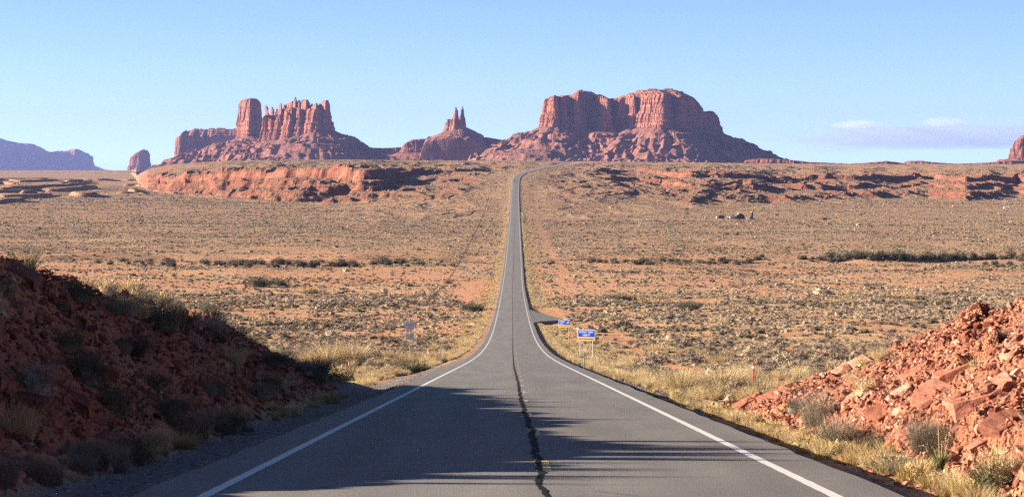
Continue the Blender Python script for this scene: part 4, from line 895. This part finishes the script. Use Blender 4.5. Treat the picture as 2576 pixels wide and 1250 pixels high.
def blocks():
    rng = np.random.default_rng(41)
    big = [  # photo px of the middle, width and height px, colour, label
        (2150, 935, 100, 66, 'pale_rock', 'large pale pink slab standing out at the top of the right rock face'),
        (2128, 985, 74, 74, 'rock', 'upright red block with a deep crack at the end of the right rock face'),
        (2168, 1000, 90, 60, 'rock', 'broad red block under the pale pink slab'),
        (2225, 1040, 90, 50, 'rock', 'long red ledge block above the big olive bush'),
        (2260, 990, 70, 46, 'pale_rock', 'pale broken block in the middle of the right rock face'),
        (2310, 940, 90, 44, 'rock', 'flat red slab high in the right rock face'),
        (2350, 1000, 96, 60, 'rock', 'square red block above the yucca stalks'),
        (2400, 950, 110, 70, 'rock', 'tilted red slab near the top of the right bank'),
        (2440, 1020, 120, 90, 'rock', 'massive flat red face behind the yucca'),
        (2505, 985, 110, 80, 'rock', 'massive red block high up at the edge of the view'),
        (2545, 905, 52, 32, 'pale_rock', 'smooth pale boulder resting on rubble high on the right bank'),
        (2530, 1070, 100, 60, 'shade_red', 'dark red ledge at the edge of the view below the massive block'),
        (2290, 1085, 70, 60, 'rock', 'leaning red slab beside the hollow behind the olive bush'),
        (2470, 1120, 80, 40, 'rock', 'low red block half buried in rubble under the dark ledge'),
        (1955, 1000, 80, 36, 'rock', 'long red outcrop at the low end of the right bank'),
        (1885, 1012, 60, 24, 'rock', 'rounded red ledge where the right bank meets the grass'),
        (1985, 982, 40, 20, 'shade_red', 'small dark block on top of the low outcrop'),
        (1870, 1020, 54, 30, 'rock', 'red block at the foot of the right bank beside the road grass'),
        (1935, 1058, 40, 22, 'rock', 'broken red block among yellow brush at the road edge'),
        (2110, 945, 60, 22, 'rock', 'thin red slab lying on the crest of the right bank'),
        (2435, 850, 44, 24, 'shade_red', 'dark cube of rock on the upper right slope'),
        (520, 850, 62, 56, 'shade_red', 'big lone boulder on the crest of the shaded left bank'),
        (270, 930, 70, 44, 'shade_red', 'long slab tilted down the shaded left bank'),
        (60, 700, 90, 40, 'shade_red', 'ledge of shaded rock at the top of the left bank'),
        (30, 760, 70, 50, 'shade_red', 'shaded block in the top ledges of the left bank'),
        (60, 1010, 110, 70, 'shade_red', 'massive shaded red block low on the left bank'),
        (180, 1020, 90, 80, 'shade_red', 'broad shaded red face at the foot of the left bank'),
        (650, 905, 70, 22, 'shade_red', 'flat shaded ledge on the lower crest of the left bank'),
        (400, 960, 60, 30, 'shade_red', 'flat red slab half way down the left bank'),
    ]
    for i, (px, py, w, h, m, lab) in enumerate(big):
        p = hit(px, py); s = p.y / FD; W_, H_ = w * s, h * s * 1.05
        o = link('rock_block' if i not in (10, 21) else 'boulder', block_mesh('rock_block', 700 + i, (W_ * 1.15, W_ * rng.uniform(1.0, 1.3), min(H_, W_ * .6) * .8), M[m]), None, None, (p.x + (W_ * .10 if px > 1288 else -W_ * .1), p.y + W_ * .36, p.z - H_ * .17))
        o.rotation_euler = (rng.normal(.12, .10), (-.46 if px > 1288 else .42) + rng.normal(0, .10), rng.uniform(-.25, .35))
        tag(o, lab, 'boulder' if o.name.startswith('boulder') else 'rock')
    n = 0
    for side, cnt, m in ((1, 70, 'rock'), (-1, 55, 'shade_red')):
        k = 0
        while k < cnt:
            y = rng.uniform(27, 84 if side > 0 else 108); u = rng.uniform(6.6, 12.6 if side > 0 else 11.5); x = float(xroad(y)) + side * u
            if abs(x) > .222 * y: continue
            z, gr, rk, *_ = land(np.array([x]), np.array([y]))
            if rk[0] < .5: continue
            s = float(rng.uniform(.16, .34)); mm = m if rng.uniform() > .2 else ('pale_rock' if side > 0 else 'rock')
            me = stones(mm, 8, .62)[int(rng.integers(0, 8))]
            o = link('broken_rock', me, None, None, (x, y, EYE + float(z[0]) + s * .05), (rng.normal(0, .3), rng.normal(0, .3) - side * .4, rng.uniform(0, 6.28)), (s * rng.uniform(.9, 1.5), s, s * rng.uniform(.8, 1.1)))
            c = {'rock': 'red', 'pale_rock': 'pale pink', 'shade_red': 'dark red'}[mm]
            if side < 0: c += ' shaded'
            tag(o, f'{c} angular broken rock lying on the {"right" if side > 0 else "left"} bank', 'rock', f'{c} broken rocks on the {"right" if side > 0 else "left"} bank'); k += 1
blocks()

# ------------------------------------------------------------------ plants of the banks and road edges
def plant(name, kind, i, m, px, py, w, h, label, cat, group=None, fine=1.0, dz=-.04):
    p = hit(px, py); s = p.y / FD
    o = link(name, form(kind, i, m, fine), None, None, (p.x, p.y + .1, p.z + dz), (0, 0, random.uniform(0, 6.28))); o.scale = (w * s * 1.05, w * s, h * s * 1.25)
    return tag(o, label, cat, group)
def bank_plants():
    rng = np.random.default_rng(51)
    one = [  # name, form, nr, material, base px, width, height px, label, category
        ('desert_bush', 'mound', 0, 'dark_bush', 2185, 1140, 190, 90, 'big olive-green bush at the foot of the right rock face', 'bush'),
        ('desert_bush', 'twiggy', 1, 'grey_bush', 2110, 1120, 130, 85, 'grey twiggy bush beside the big olive bush', 'bush'),
        ('desert_bush', 'twiggy', 2, 'grey_bush', 2055, 1075, 110, 100, 'pale twiggy bush leaning on the cracked red block', 'bush'),
        ('desert_bush', 'bush', 1, 'grey_bush', 2005, 1045, 60, 40, 'small grey-green bush on rubble left of the cracked block', 'bush'),
        ('desert_bush', 'thicket', 3, 'grey_bush', 2370, 1130, 200, 120, 'large airy grey-green bush behind the yucca', 'bush'),
        ('desert_bush', 'bush', 2, 'grey_bush', 2265, 1195, 140, 60, 'low grey bush between the golden grass and the yucca', 'bush'),
        ('desert_bush', 'bush', 3, 'dark_bush', 2500, 1240, 120, 90, 'dark bush at the bottom corner under the right bank', 'bush'),
        ('desert_bush', 'mound', 1, 'rabbit', 2540, 1215, 160, 130, 'tall tawny brush at the bottom right of the bank', 'bush'),
        ('desert_bush', 'mound', 4, 'tamarisk', 1720, 778, 96, 38, 'large round olive bush standing alone on the flat right of the road', 'bush'),
        ('desert_bush', 'bush', 5, 'tamarisk', 1560, 756, 72, 20, 'low olive bush between the road and the large round bush', 'bush'),
        ('desert_bush', 'thicket', 4, 'straw', 1800, 985, 210, 82, 'tall tawny brush thicket at the end of the right bank', 'bush'),
        ('desert_bush', 'thicket', 5, 'straw', 1715, 985, 120, 70, 'tawny brush beside the gravel at the end of the right bank', 'bush'),
        ('desert_bush', 'bush', 6, 'grey_bush', 1660, 950, 90, 34, 'grey-green bush behind the right gravel turnout', 'bush'),
        ('desert_bush', 'bush', 1, 'grey_bush', 1590, 945, 70, 30, 'small grey bush at the road edge by the right marker post', 'bush'),
        ('desert_bush', 'thicket', 0, 'straw', 840, 925, 200, 84, 'big pale straw-coloured bush beyond the low end of the left bank', 'bush'),
        ('desert_bush', 'mound', 2, 'grey_bush', 770, 940, 120, 60, 'grey-green bush at the low end of the left bank', 'bush'),
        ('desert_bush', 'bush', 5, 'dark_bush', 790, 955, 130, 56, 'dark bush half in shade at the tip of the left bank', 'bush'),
        ('desert_bush', 'rabbit', 2, 'straw', 860, 955, 70, 50, 'golden brush lit at the tip of the left bank', 'bush'),
        ('desert_bush', 'bush', 0, 'grey_bush', 1010, 935, 70, 30, 'small grey-green bush left of the diamond sign post', 'bush'),
        ('desert_bush', 'bush', 3, 'dark_bush', 1050, 938, 80, 32, 'dark low bush under the diamond sign post', 'bush'),
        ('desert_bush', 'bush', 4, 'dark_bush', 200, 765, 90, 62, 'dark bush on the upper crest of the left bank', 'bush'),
        ('desert_bush', 'thicket', 2, 'grey_bush', 285, 790, 110, 60, 'dry grey brush on the crest of the left bank, partly sunlit', 'bush'),
        ('desert_bush', 'bush', 6, 'dark_bush', 410, 835, 120, 70, 'dark rounded bush on the crest behind the lone boulder', 'bush'),
        ('desert_bush', 'thicket', 1, 'straw', 340, 800, 90, 56, 'sunlit straw-coloured brush on the crest of the left bank', 'bush'),
        ('desert_bush', 'bush', 5, 'dark_bush', 690, 930, 80, 40, 'dark bush on the shaded slope near the tip of the left bank', 'bush'),
        ('desert_bush', 'twiggy', 4, 'grey_bush', 470, 1100, 160, 80, 'grey twiggy bush at the foot of the left bank beside the gravel', 'bush'),
        ('desert_bush', 'thicket', 5, 'grey_bush', 250, 1185, 170, 130, 'tall pale-tipped brush at the foot of the left bank', 'bush'),
        ('desert_bush', 'thicket', 3, 'grey_bush', 110, 1215, 150, 120, 'shaggy grey brush at the bottom corner of the left bank', 'bush'),
        ('desert_bush', 'bush', 2, 'dark_bush', 330, 1160, 110, 80, 'dark bush beside the tall pale-tipped brush', 'bush'),
        ('desert_bush', 'rabbit', 3, 'rabbit', 185, 1212, 44, 40, 'small yellow-green clump at the gravel edge on the left', 'bush'),
        ('desert_bush', 'twiggy', 0, 'grey_bush', 8, 1235, 90, 110, 'pale dry stems at the left bottom edge of the view', 'bush'),
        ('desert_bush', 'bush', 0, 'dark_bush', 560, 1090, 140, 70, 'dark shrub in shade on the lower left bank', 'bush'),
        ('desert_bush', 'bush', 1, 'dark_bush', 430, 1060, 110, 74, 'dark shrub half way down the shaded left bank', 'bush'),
        ('desert_bush', 'rabbit', 0, 'rabbit', 800, 1015, 130, 36, 'yellow-green brush along the left gravel near the shadow edge', 'bush'),
        ('desert_bush', 'rabbit', 4, 'rabbit', 720, 1045, 100, 36, 'yellow-green brush along the left gravel under the bank', 'bush'),
        ('desert_bush', 'bush', 3, 'grey_bush', 660, 1000, 70, 44, 'grey bush on the shaded slope above the yellow-green brush', 'bush'),
        ('desert_bush', 'bush', 6, 'tamarisk', 1190, 785, 70, 26, 'dark spreading bush near the left road edge beyond the sand', 'bush'),
        ('desert_bush', 'bush', 2, 'tamarisk', 650, 722, 70, 30, 'olive bush in the middle of the left flat', 'bush'),
        ('desert_bush', 'bush', 4, 'tamarisk', 700, 718, 60, 18, 'flat olive bush beside the olive bush of the left flat', 'bush'),
        ('desert_bush', 'rabbit', 1, 'rabbit', 780, 738, 44, 20, 'yellowish bush on the left flat', 'bush'),
    ]
    for a in one: plant(*a[:8], a[8], a[9])
    # golden brush lining the foot of the right bank
    for k in range(120):
        t = k / 119; px = np.interp(t, [0, .2, .5, 1], [1640, 1800, 2040, 2480]) + rng.normal(0, 16); py = np.interp(px, [1640, 1850, 2040, 2250, 2480], [985, 1068, 1135, 1195, 1258]) + rng.normal(-8, 12)
        s = np.interp(px, [1640, 2480], [34, 78]) * rng.uniform(.7, 1.3)
        kind, m = [('straw', 'straw'), ('rabbit', 'rabbit'), ('straw', 'rabbit')][int(rng.integers(0, 3))]
        plant('golden_brush', kind, int(rng.integers(0, 5)), m, px, py, s, s * rng.uniform(.5, .8), 'golden dry brush in the strip between the right gravel and the rock face', 'brush', 'golden brush along the right road edge')
    for k in range(46):
        px = rng.uniform(60, 900); py = np.interp(px, [60, 370, 560, 900], [1205, 1150, 1090, 990]) + rng.normal(-6, 10); s = np.interp(px, [60, 900], [74, 34]) * rng.uniform(.6, 1.2)
        plant('dry_brush', 'twiggy' if rng.uniform() < .5 else 'straw', int(rng.integers(0, 5)), 'grey_bush' if rng.uniform() < .5 else 'rabbit', px, py, s, s * rng.uniform(.5, .9), 'dry shaded brush at the foot of the left bank', 'brush', 'dry brush along the left road edge')
    for k in range(60):
        y = rng.uniform(34, 106); u = rng.uniform(7.2, 12.5); x = float(xroad(y)) - u
        if abs(x) > .222 * y: continue
        s = rng.uniform(.4, .95); o = link('bank_shrub', form(*[('bush', 'grey_bush'), ('twiggy', 'grey_bush'), ('straw', 'straw'), ('bush', 'dark_bush')][int(rng.integers(0, 4))][:1], int(rng.integers(0, 6)), ['grey_bush', 'dark_bush', 'straw'][int(rng.integers(0, 3))]), None, None, (x, y, gz(x, y) - .04), (0, 0, rng.uniform(0, 6.28)), s)
        tag(o, 'scrubby shrub growing on the shaded slope of the left bank', 'shrub', 'shrubs on the left bank')
    for k in range(48):
        y = rng.uniform(31, 48) if k < 26 else rng.uniform(67, 102); x = float(xroad(y)) - rng.uniform(10.4, 12.4)
        o = link('crest_brush', form('bush' if k % 3 == 0 else 'twiggy', int(rng.integers(0, 6)), 'grey_bush'), None, None, (x, y, gz(x, y) - .05), (0, 0, rng.uniform(0, 6.28))); w_ = rng.uniform(.35, .8); w_ *= 1 if y < 55 else .7; o.scale = (w_, w_, rng.uniform(.8, 1.7) * np.interp(y, [31, 45, 70, 96], [1, 1.05, .62, .55]))
        tag(o, 'tall wispy dry brush standing along the crest of the left bank', 'brush', 'wispy brush on the left crest')
    for k in range(34):
        y = rng.uniform(34, 80); u = rng.uniform(7.5, 12.8); x = float(xroad(y)) + u
        if abs(x) > .225 * y: continue
        s = rng.uniform(.3, .7); o = link('bank_shrub', form(('twiggy', 'bush', 'straw')[int(rng.integers(0, 3))], int(rng.integers(0, 6)), ['grey_bush', 'straw'][int(rng.integers(0, 2))]), None, None, (x, y, gz(x, y) - .04), (0, 0, rng.uniform(0, 6.28)), s)
        tag(o, 'small dry shrub rooted in the sunny rubble of the right bank', 'shrub', 'shrubs on the right bank')
    # yucca with its flower stalks
    p = hit(2365, 1186); s = p.y / FD; r = root('yucca', p, label='yucca with stiff pale leaves and tall dry flower stalks at the right road edge', cat='plant')
    V, F = blades(np.random.default_rng(5), 120, 5 * s, 62 * s, .62, 3.2 * s, 2, .5); me = tri_safe('leaves', V, F); link('leaves', me, M['yucca'], r)
    for dx, top, lean in ((-2, 148, -3), (10, 92, 8), (4, 74, 2), (16, 108, 12)):
        me = tube_mesh('flower_stalk', (dx * s * .3, 0, 0), ((dx + lean) * s, .05, top * s), 1.5 * s, .8 * s, n=7); st = link('flower_stalk', me, M['stalk'], r)
        bm = bmesh.new()
        for j in range(9):
            t = .55 + .05 * j; a = j * 2.4; c = Vector((dx * s * .3 + t * (dx + lean - dx * .3) * s, .05 * t, top * s * t)); tube(bm, c, c + Vector((math.cos(a) * 5 * s, math.sin(a) * 5 * s, 2.5 * s)), .5 * s, .9 * s, 5)
        link('seed_pods', bm_mesh('seed_pods', bm), M['stalk'], st)
bank_plants()

# ------------------------------------------------------------------ signs, posts, fence
def text_mesh(body, size, align='CENTER', ext=.004):
    cu = bpy.data.curves.new('text', 'FONT'); cu.body = body; cu.size = size; cu.align_x = align; cu.align_y = 'CENTER'; cu.extrude = ext; cu.offset = size * .012
    ob = bpy.data.objects.new('text', cu); COL.objects.link(ob); dg = bpy.context.evaluated_depsgraph_get(); me = bpy.data.meshes.new_from_object(ob.evaluated_get(dg)); bpy.data.objects.remove(ob); return me
def panel(name, parent, x0, x1, z0, z1, y0, y1, m, bev=.0):
    return link(name, box_mesh(name, (x0, x1, y0, y1, z0, z1), bev), M[m], parent)
def lettering(parent, body, size, x, z, y, m, align='CENTER', sx=1.0):
    return link('lettering', text_mesh(body, size, align), M[m], parent, (x, y, z), (R(90), 0, 0), (sx, 1, 1))
def scenic_sign(px, by, d, label, big):
    x = (px - CX) / FD * d; r = root('road_sign', (x, d, gz(x, d)), R(-20), label=label, cat='sign', group='blue scenic view signs'); w = 1.95 if big else 2.0
    s = d / FD; z1 = (by - (819 if big else 796)) * s; z0 = (by - (846 if big else 815)) * s; zy = z0 + (z1 - z0) * .27
    panel('white_border', r, -w / 2, w / 2, zy, z1, -.02, .0, 'sign_white', .004)
    panel('blue_panel', r, -w / 2 + .05, w / 2 - .05, zy + .045, z1 - .05, -.028, -.0201, 'sign_blue')
    yp = panel('yellow_strip', r, -w / 2, w / 2, z0, zy - .004, -.024, .0, 'sign_yellow', .004)
    h = z1 - zy
    if big:
        lettering(r, 'SCENIC VIEW', h * .34, 0, zy + h * .68, -.031, 'sign_white', sx=.92); lettering(r, '1000 FT', h * .34, 0, zy + h * .28, -.031, 'sign_white', sx=.92)
    else:
        lettering(r, 'SCENIC', h * .34, -w * .40, zy + h * .68, -.031, 'sign_white', 'LEFT', .92); lettering(r, 'VIEW', h * .34, -w * .40, zy + h * .28, -.031, 'sign_white', 'LEFT', .92)
        bm = bmesh.new(); a = h * .56; prism(bm, [(-.42 * a, -.30 * a), (-.30 * a, -.42 * a), (.16 * a, .04 * a), (.30 * a, -.10 * a), (.42 * a, .42 * a), (-.10 * a, .30 * a), (.04 * a, .16 * a)], -.004, .004)
        link('arrow', bm_mesh('arrow', bm), M['sign_white'], r, (w * .30, -.031, zy + h * .5))
    lettering(r, 'WATCH FOR PEDESTRIANS', (zy - z0) * .55, 0, (z0 + zy) / 2, -.027, 'ink', sx=.8)
    for k in (-.36, .36):
        link('post', tube_mesh('post', (k * w, .05, -.3), (k * w, .05, z1 - .1), .045, n=8), M['steel'], r)
scenic_sign(1475, 899, 255, 'larger blue SCENIC VIEW 1000 FT sign with yellow strip on two posts', True)
scenic_sign(1419.5, 852, 398, 'smaller blue SCENIC VIEW sign with white arrow beyond the larger one', False)
def diamond():
    d = 225; px = 1031.5; x = (px - CX) / FD * d; s = d / FD; g = gz(x, d); by = HY + (EYE - g) / s; r = root('warning_sign', (x, d, g), R(6), label='bare grey back of a diamond sign with a small plate below on one post', cat='sign')
    zc = (by - 818) * s; h = 18.5 * s; bm = bmesh.new(); prism(bm, [(-h, 0), (0, -h), (h, 0), (0, h)], 0, .012); link('diamond_plate', bm_mesh('diamond_plate', bm), M['alu'], r, (0, 0, zc))
    panel('lower_plate', r, -11 * s, 11 * s, (by - 855) * s, (by - 837) * s, 0, .012, 'alu')
    for z, w in ((zc, 16), ((by - 843) * s, 10), ((by - 849) * s, 10)): panel('brace', r, -w * s, w * s, z - .03, z + .03, -.03, -.001, 'steel')
    link('post', box_mesh('post', (-.035, .035, -.09, -.031, -.3, (by - 799) * s), .005), M['steel'], r)
diamond()
def marker_posts():
    lab = {}
    def post(px, d, h, side, label, kind='steel'):
        x = (px - CX) / FD * d; r = root('delineator_post', (x, d, gz(x, d)), 0, label=label, cat='post', group='roadside marker posts')
        link('post', box_mesh('post', (-.035, .035, -.02, .02, -.3, h), .006), M[kind], r); link('reflector', box_mesh('reflector', (-.04, .04, -.028, -.0205, h - .2, h - .03), .003), M['sign_white'], r)
    post(1108.5, 165, 1.4, -1, 'tall pale marker post by the left gravel just beyond the shadow')
    post(1470, 160, 1.35, 1, 'marker post by the right road edge in front of the large blue sign')
    for px, d, lb in ((1198.5, 350, 'thin marker post in grass left of the road beyond the diamond sign'), (1225, 462, 'thin marker post left of the road level with the small blue sign'), (1384, 350, 'thin marker post right of the road short of the small blue sign'), (1352.5, 515, 'marker post at the near corner of the paved turnout'), (1327.5, 830, 'marker post right of the road just past the turnout'), (1252, 640, 'marker post left of the road beside the turnout'), (1262, 900, 'marker post left of the road beside the bare sand')):
        post(px, d, 1.15, 0, lb)
    x, d = (1895.5 - CX) / FD * 116, 116; r = root('utility_marker', (x, d, gz(x, d)), 0, label='slim red and white marker post behind the end of the right bank', cat='post')
    link('post', tube_mesh('post', (0, 0, -.2), (0, 0, 1.25), .045, n=8), M['red_plastic'], r); link('white_band', tube_mesh('white_band', (0, 0, 1.0), (0, 0, 1.1), .048, n=8), M['sign_white'], r)
marker_posts()
def plate_sign(px, d, py0, py1, w, label, m, name='road_sign', round_=False, rz=0, posts=1, group='small distant road signs'):
    x = (px - CX) / FD * d; s = d / FD; g = gz(x, d); r = root(name, (x, d, g), R(rz), label=label, cat='sign', group=group); z1 = EYE - (py0 - HY) * s - g; z0 = EYE - (py1 - HY) * s - g
    link('plate', box_mesh('plate', (-w / 2, w / 2, -.012, .012, z0, z1), .004), M[m], r)
    for k in ((0,) if posts == 1 else (-.3 * w, .3 * w)): link('post', tube_mesh('post', (k, .05, -.3), (k, .05, z1 - .05), .04, n=6), M['steel'], r)
plate_sign(1354.5, 690, 733, 742, 1.0, 'small white rectangular sign on a post right of the road past the turnout', 'sign_white')
plate_sign(1237, 985, 683, 691, 1.2, 'grey sign back on a post left of the road before the wash', 'alu')
plate_sign(1232, 985, 684, 690, .9, 'small pale sign beside the grey sign back before the wash', 'sign_white')
plate_sign(1247, 1175, 630.5, 639, 2.4, 'wide grey sign back on two posts left of the road past the wash', 'alu', posts=2)
plate_sign(1254.5, 1380, 604, 611, 1.6, 'grey sign back left of the road beyond the wide one', 'alu')
plate_sign(1256.5, 1540, 589, 595, 1.6, 'tiny grey sign back farthest along the left road edge', 'alu')
def fence():
    rng = np.random.default_rng(61)
    r = root('wire_fence', (-25.5, 190, gz(-25.5, 190)), 0, label='long wire fence on thin dark posts across the flat left of the road', cat='fence'); bpy.context.view_layer.update(); inv = r.matrix_world.inverted()
    ys = 190 + 5.2 * np.arange(100); xs = -25.5 + rng.normal(0, .12, 100); zs = ground(xs, ys); pm = tube_mesh('post', (0, 0, -.3), (0, 0, 1.35), .05, .045, 6); pm.materials.append(M['wood'])
    for x, y, z in zip(xs, ys, zs):
        o = link('post', pm, None, r, None, (rng.normal(0, .03), rng.normal(0, .03), 0)); o.matrix_parent_inverse = inv; o.location = (x, y, z)
    bm = bmesh.new()
    for y in np.arange(710, 2900, 6.0):
        x = -25.5 - .0 * y; z = gz(x, y) if y % 5 < 9 else 0; tube(bm, (x, y, z - .2), (x, y, z + 1.4), .05, .045, 4)
    o = link('far_posts', bm_mesh('far_posts', bm), M['wood'], r); o.matrix_parent_inverse = inv; o['kind'] = 'stuff'
    bm = bmesh.new()
    for h in (.45, .85, 1.25):
        for i in range(99): tube(bm, (xs[i], ys[i], zs[i] + h), (xs[i + 1], ys[i + 1], zs[i + 1] + h), .006, n=3)
    o = link('wires', bm_mesh('wires', bm), M['steel'], r); o.matrix_parent_inverse = inv
fence()

# ------------------------------------------------------------------ homestead, trailers and car far out
def gable(bm, x0, x1, y0, y1, h, rise):
    prism(bm, [(x0, 0), (x1, 0), (x1, h), ((x0 + x1) / 2, h + rise), (x0, h)], y0, y1)
def homestead():
    d = 2060; s = d / 8801.0
    def spot(sx, by=790): p = at(sx / 1.4577, 400, d); return (p.x, d, gz(p.x, d))
    # long house: wall colour holds the shade of the gable end towards us
    x, y, z = spot(2712); w = 6.2
    r = root('house', (x, y, z), R(8), label='gabled homestead house with pale wall and shaded gable end', cat='house')
    bm = bmesh.new(); gable(bm, -w * .55, w * .6, -3, 4, 2.6, 2.2); link('wall', bm_mesh('wall', bm), M['dark_tank_or_shade'], r)
    bm = bmesh.new(); prism(bm, [(-w * .62, 2.35), (.16, 4.95), (w * .66, 2.35), (w * .66, 2.6), (.16, 5.2), (-w * .62, 2.6)], -3.3, 4.3); link('roof', bm_mesh('roof', bm), M['roof'], r)
    link('chimney', box_mesh('chimney', (-1.6, -.8, -1, -.2, 4, 5.9)), M['cream'], r); panel('door', r, .5, 1.5, 0, 2.1, -3.06, -3.0, 'wood')
    for sx, ln, lab in ((2683.5, 3.8, 'pale cream shed joined to the homestead house'), (2674, 3.3, 'pale cream shed second from the homestead house')):
        x, y, z = spot(sx); r = root('shed', (x, y, z), R(-24), label=lab, cat='shed', group='cream homestead sheds'); link('wall', box_mesh('wall', (-ln / 2, ln / 2, -2, 2, -.2, 2.5)), M['cream'], r)
        link('roof', box_mesh('roof', (-ln / 2 - .15, ln / 2 + .15, -2.2, 2.2, 2.503, 2.66)), M['roof'], r); panel('door', r, -.5, .4, 0, 2, -2.05, -2.001, 'wood')
    x, y, z = spot(2724.5); r = root('shed', (x, y - 40, gz(x, y - 40)), R(-14), label='small cream shed with dark doorway in front of the homestead house', cat='shed', group='cream homestead sheds'); bm = bmesh.new(); gable(bm, -1.2, 1.2, -1, 1.5, 2.0, .7); link('wall', bm_mesh('wall', bm), M['cream'], r); panel('door', r, -.1, .35, 0, 1.8, -1.05, -1.001, 'ink')
    x, y, z = spot(2586); r = root('outhouse', (x, y, z), R(-20), label='lone narrow cream outhouse at the edge of the homestead', cat='outhouse'); bm = bmesh.new(); prism(bm, [(-.6, -.2), (.6, -.2), (.6, 1.9), (-.6, 2.3)], -.6, .6); link('wall', bm_mesh('wall', bm), M['cream'], r); panel('door', r, -.3, .3, 0, 1.7, -.64, -.601, 'wood')
    x, y, z = spot(2645); r = root('tank_trailer', (x, y, z), R(6), label='dark stock trailer with pale front parked by the homestead', cat='trailer'); link('body', box_mesh('body', (-2.6, 2.6, -1.1, 1.1, .6, 3.0), .2), M['dark_tank_or_shade'], r); link('nose', box_mesh('nose', (-4.4, -2.62, -1, 1, .5, 2.3), .25), M['cream'], r)
    for k in (-3.6, 1.0, 2.0): link('wheel', tube_mesh('wheel', (k, -1.25, .42), (k, -.95, .42), .42, n=12), M['tyre'], r)
    x, y, z = spot(2757); r = root('water_tower', (x, y, z), 0, label='dark upright water tank with pale cap on a stand by the homestead', cat='water tank')
    link('tank', tube_mesh('tank', (0, 0, 2.4), (0, 0, 6.0), 1.0, n=16), M['dark_tank_or_shade'], r); link('cap', tube_mesh('cap', (0, 0, 6.003), (0, 0, 6.7), 1.05, .3, n=16), M['cream'], r); link('stand', tube_mesh('stand', (0, 0, -.2), (0, 0, 2.4), 1.5, .9, n=8), M['dark_tank_or_shade'], r)
    x, y, z = spot(2742); r = root('animal_pen', (x, y - 20, gz(x, y - 20)), 0, label='low dark open-sided shelter between the small shed and the water tank', cat='shelter')
    link('roof', box_mesh('roof', (-2.2, 2.2, -1.5, 1.5, 1.75, 1.95)), M['wood'], r)
    for a in (-2, 2):
        for b in (-1.3, 1.3): link('post', tube_mesh('post', (a, b, -.2), (a, b, 1.748), .12, n=6), M['wood'], r)
    for sx, sy, dd, w, h, m, lab in ((3692, 752, 2480, 6.5, 2.6, 'sign_white', 'white house trailer far out at the right edge of the plain'), (3500, 748, 2560, 4.0, 2.0, 'cream', 'small pale trailer far out short of the white one'), (3025, 797, 2040, 3.4, 1.9, 'dark_tank_or_shade', 'lone dark stock trailer on the plain right of the homestead')):
        p = at(sx / 1.4577, 400, dd); r = root('trailer', (p.x, dd, gz(p.x, dd)), R(-8), label=lab, cat='trailer', group='trailers far out on the plain'); link('body', box_mesh('body', (-w / 2, w / 2, -1.2, 1.2, .5, .5 + h), .15), M[m], r)
        for k in (-w * .3, w * .3): link('wheel', tube_mesh('wheel', (k, -1.3, .4), (k, -1.0, .4), .4, n=10), M['tyre'], r)
        panel('window', r, -w * .2, w * .1, 1.5, 2.0, -1.24, -1.201, 'glass')
homestead()
def car():
    d = 2990; x = float(xroad(d)) - 1.7; r = root('parked_car' if False else 'car', (x, d, EYE + float(zroad(d)) + .002), 0, label='dark car coming down the far slope on the road', cat='car')
    prof = [(-2.2, .35), (2.2, .35), (2.25, .85), (1.5, .98), (.9, 1.48), (-1.3, 1.50), (-2.1, 1.0), (-2.25, .8)]
    bm = bmesh.new(); prism(bm, prof, -.9, .9); o = link('body', bm_mesh('body', bm, .05), M['car_paint'], r, None, (0, 0, R(-90)))
    bm = bmesh.new(); prism(bm, [(1.45, 1.0), (.93, 1.44), (.86, 1.40), (1.36, 1.0)], -.75, .75); link('windscreen', bm_mesh('windscreen', bm), M['glass'], r, (0, -.03, 0), (0, 0, R(-90)))
    for a in (-.62, .62): link('headlight', box_mesh('headlight', (a - .18, a + .18, -2.29, -2.2, .68, .84), .02), M['lamp'], r)
    for a in (-1.35, 1.35):
        for b in (-.92, .92): link('wheel', tube_mesh('wheel', (b - .1, a, .34), (b + .1, a, .34), .34, n=14), M['tyre'], r)
car()
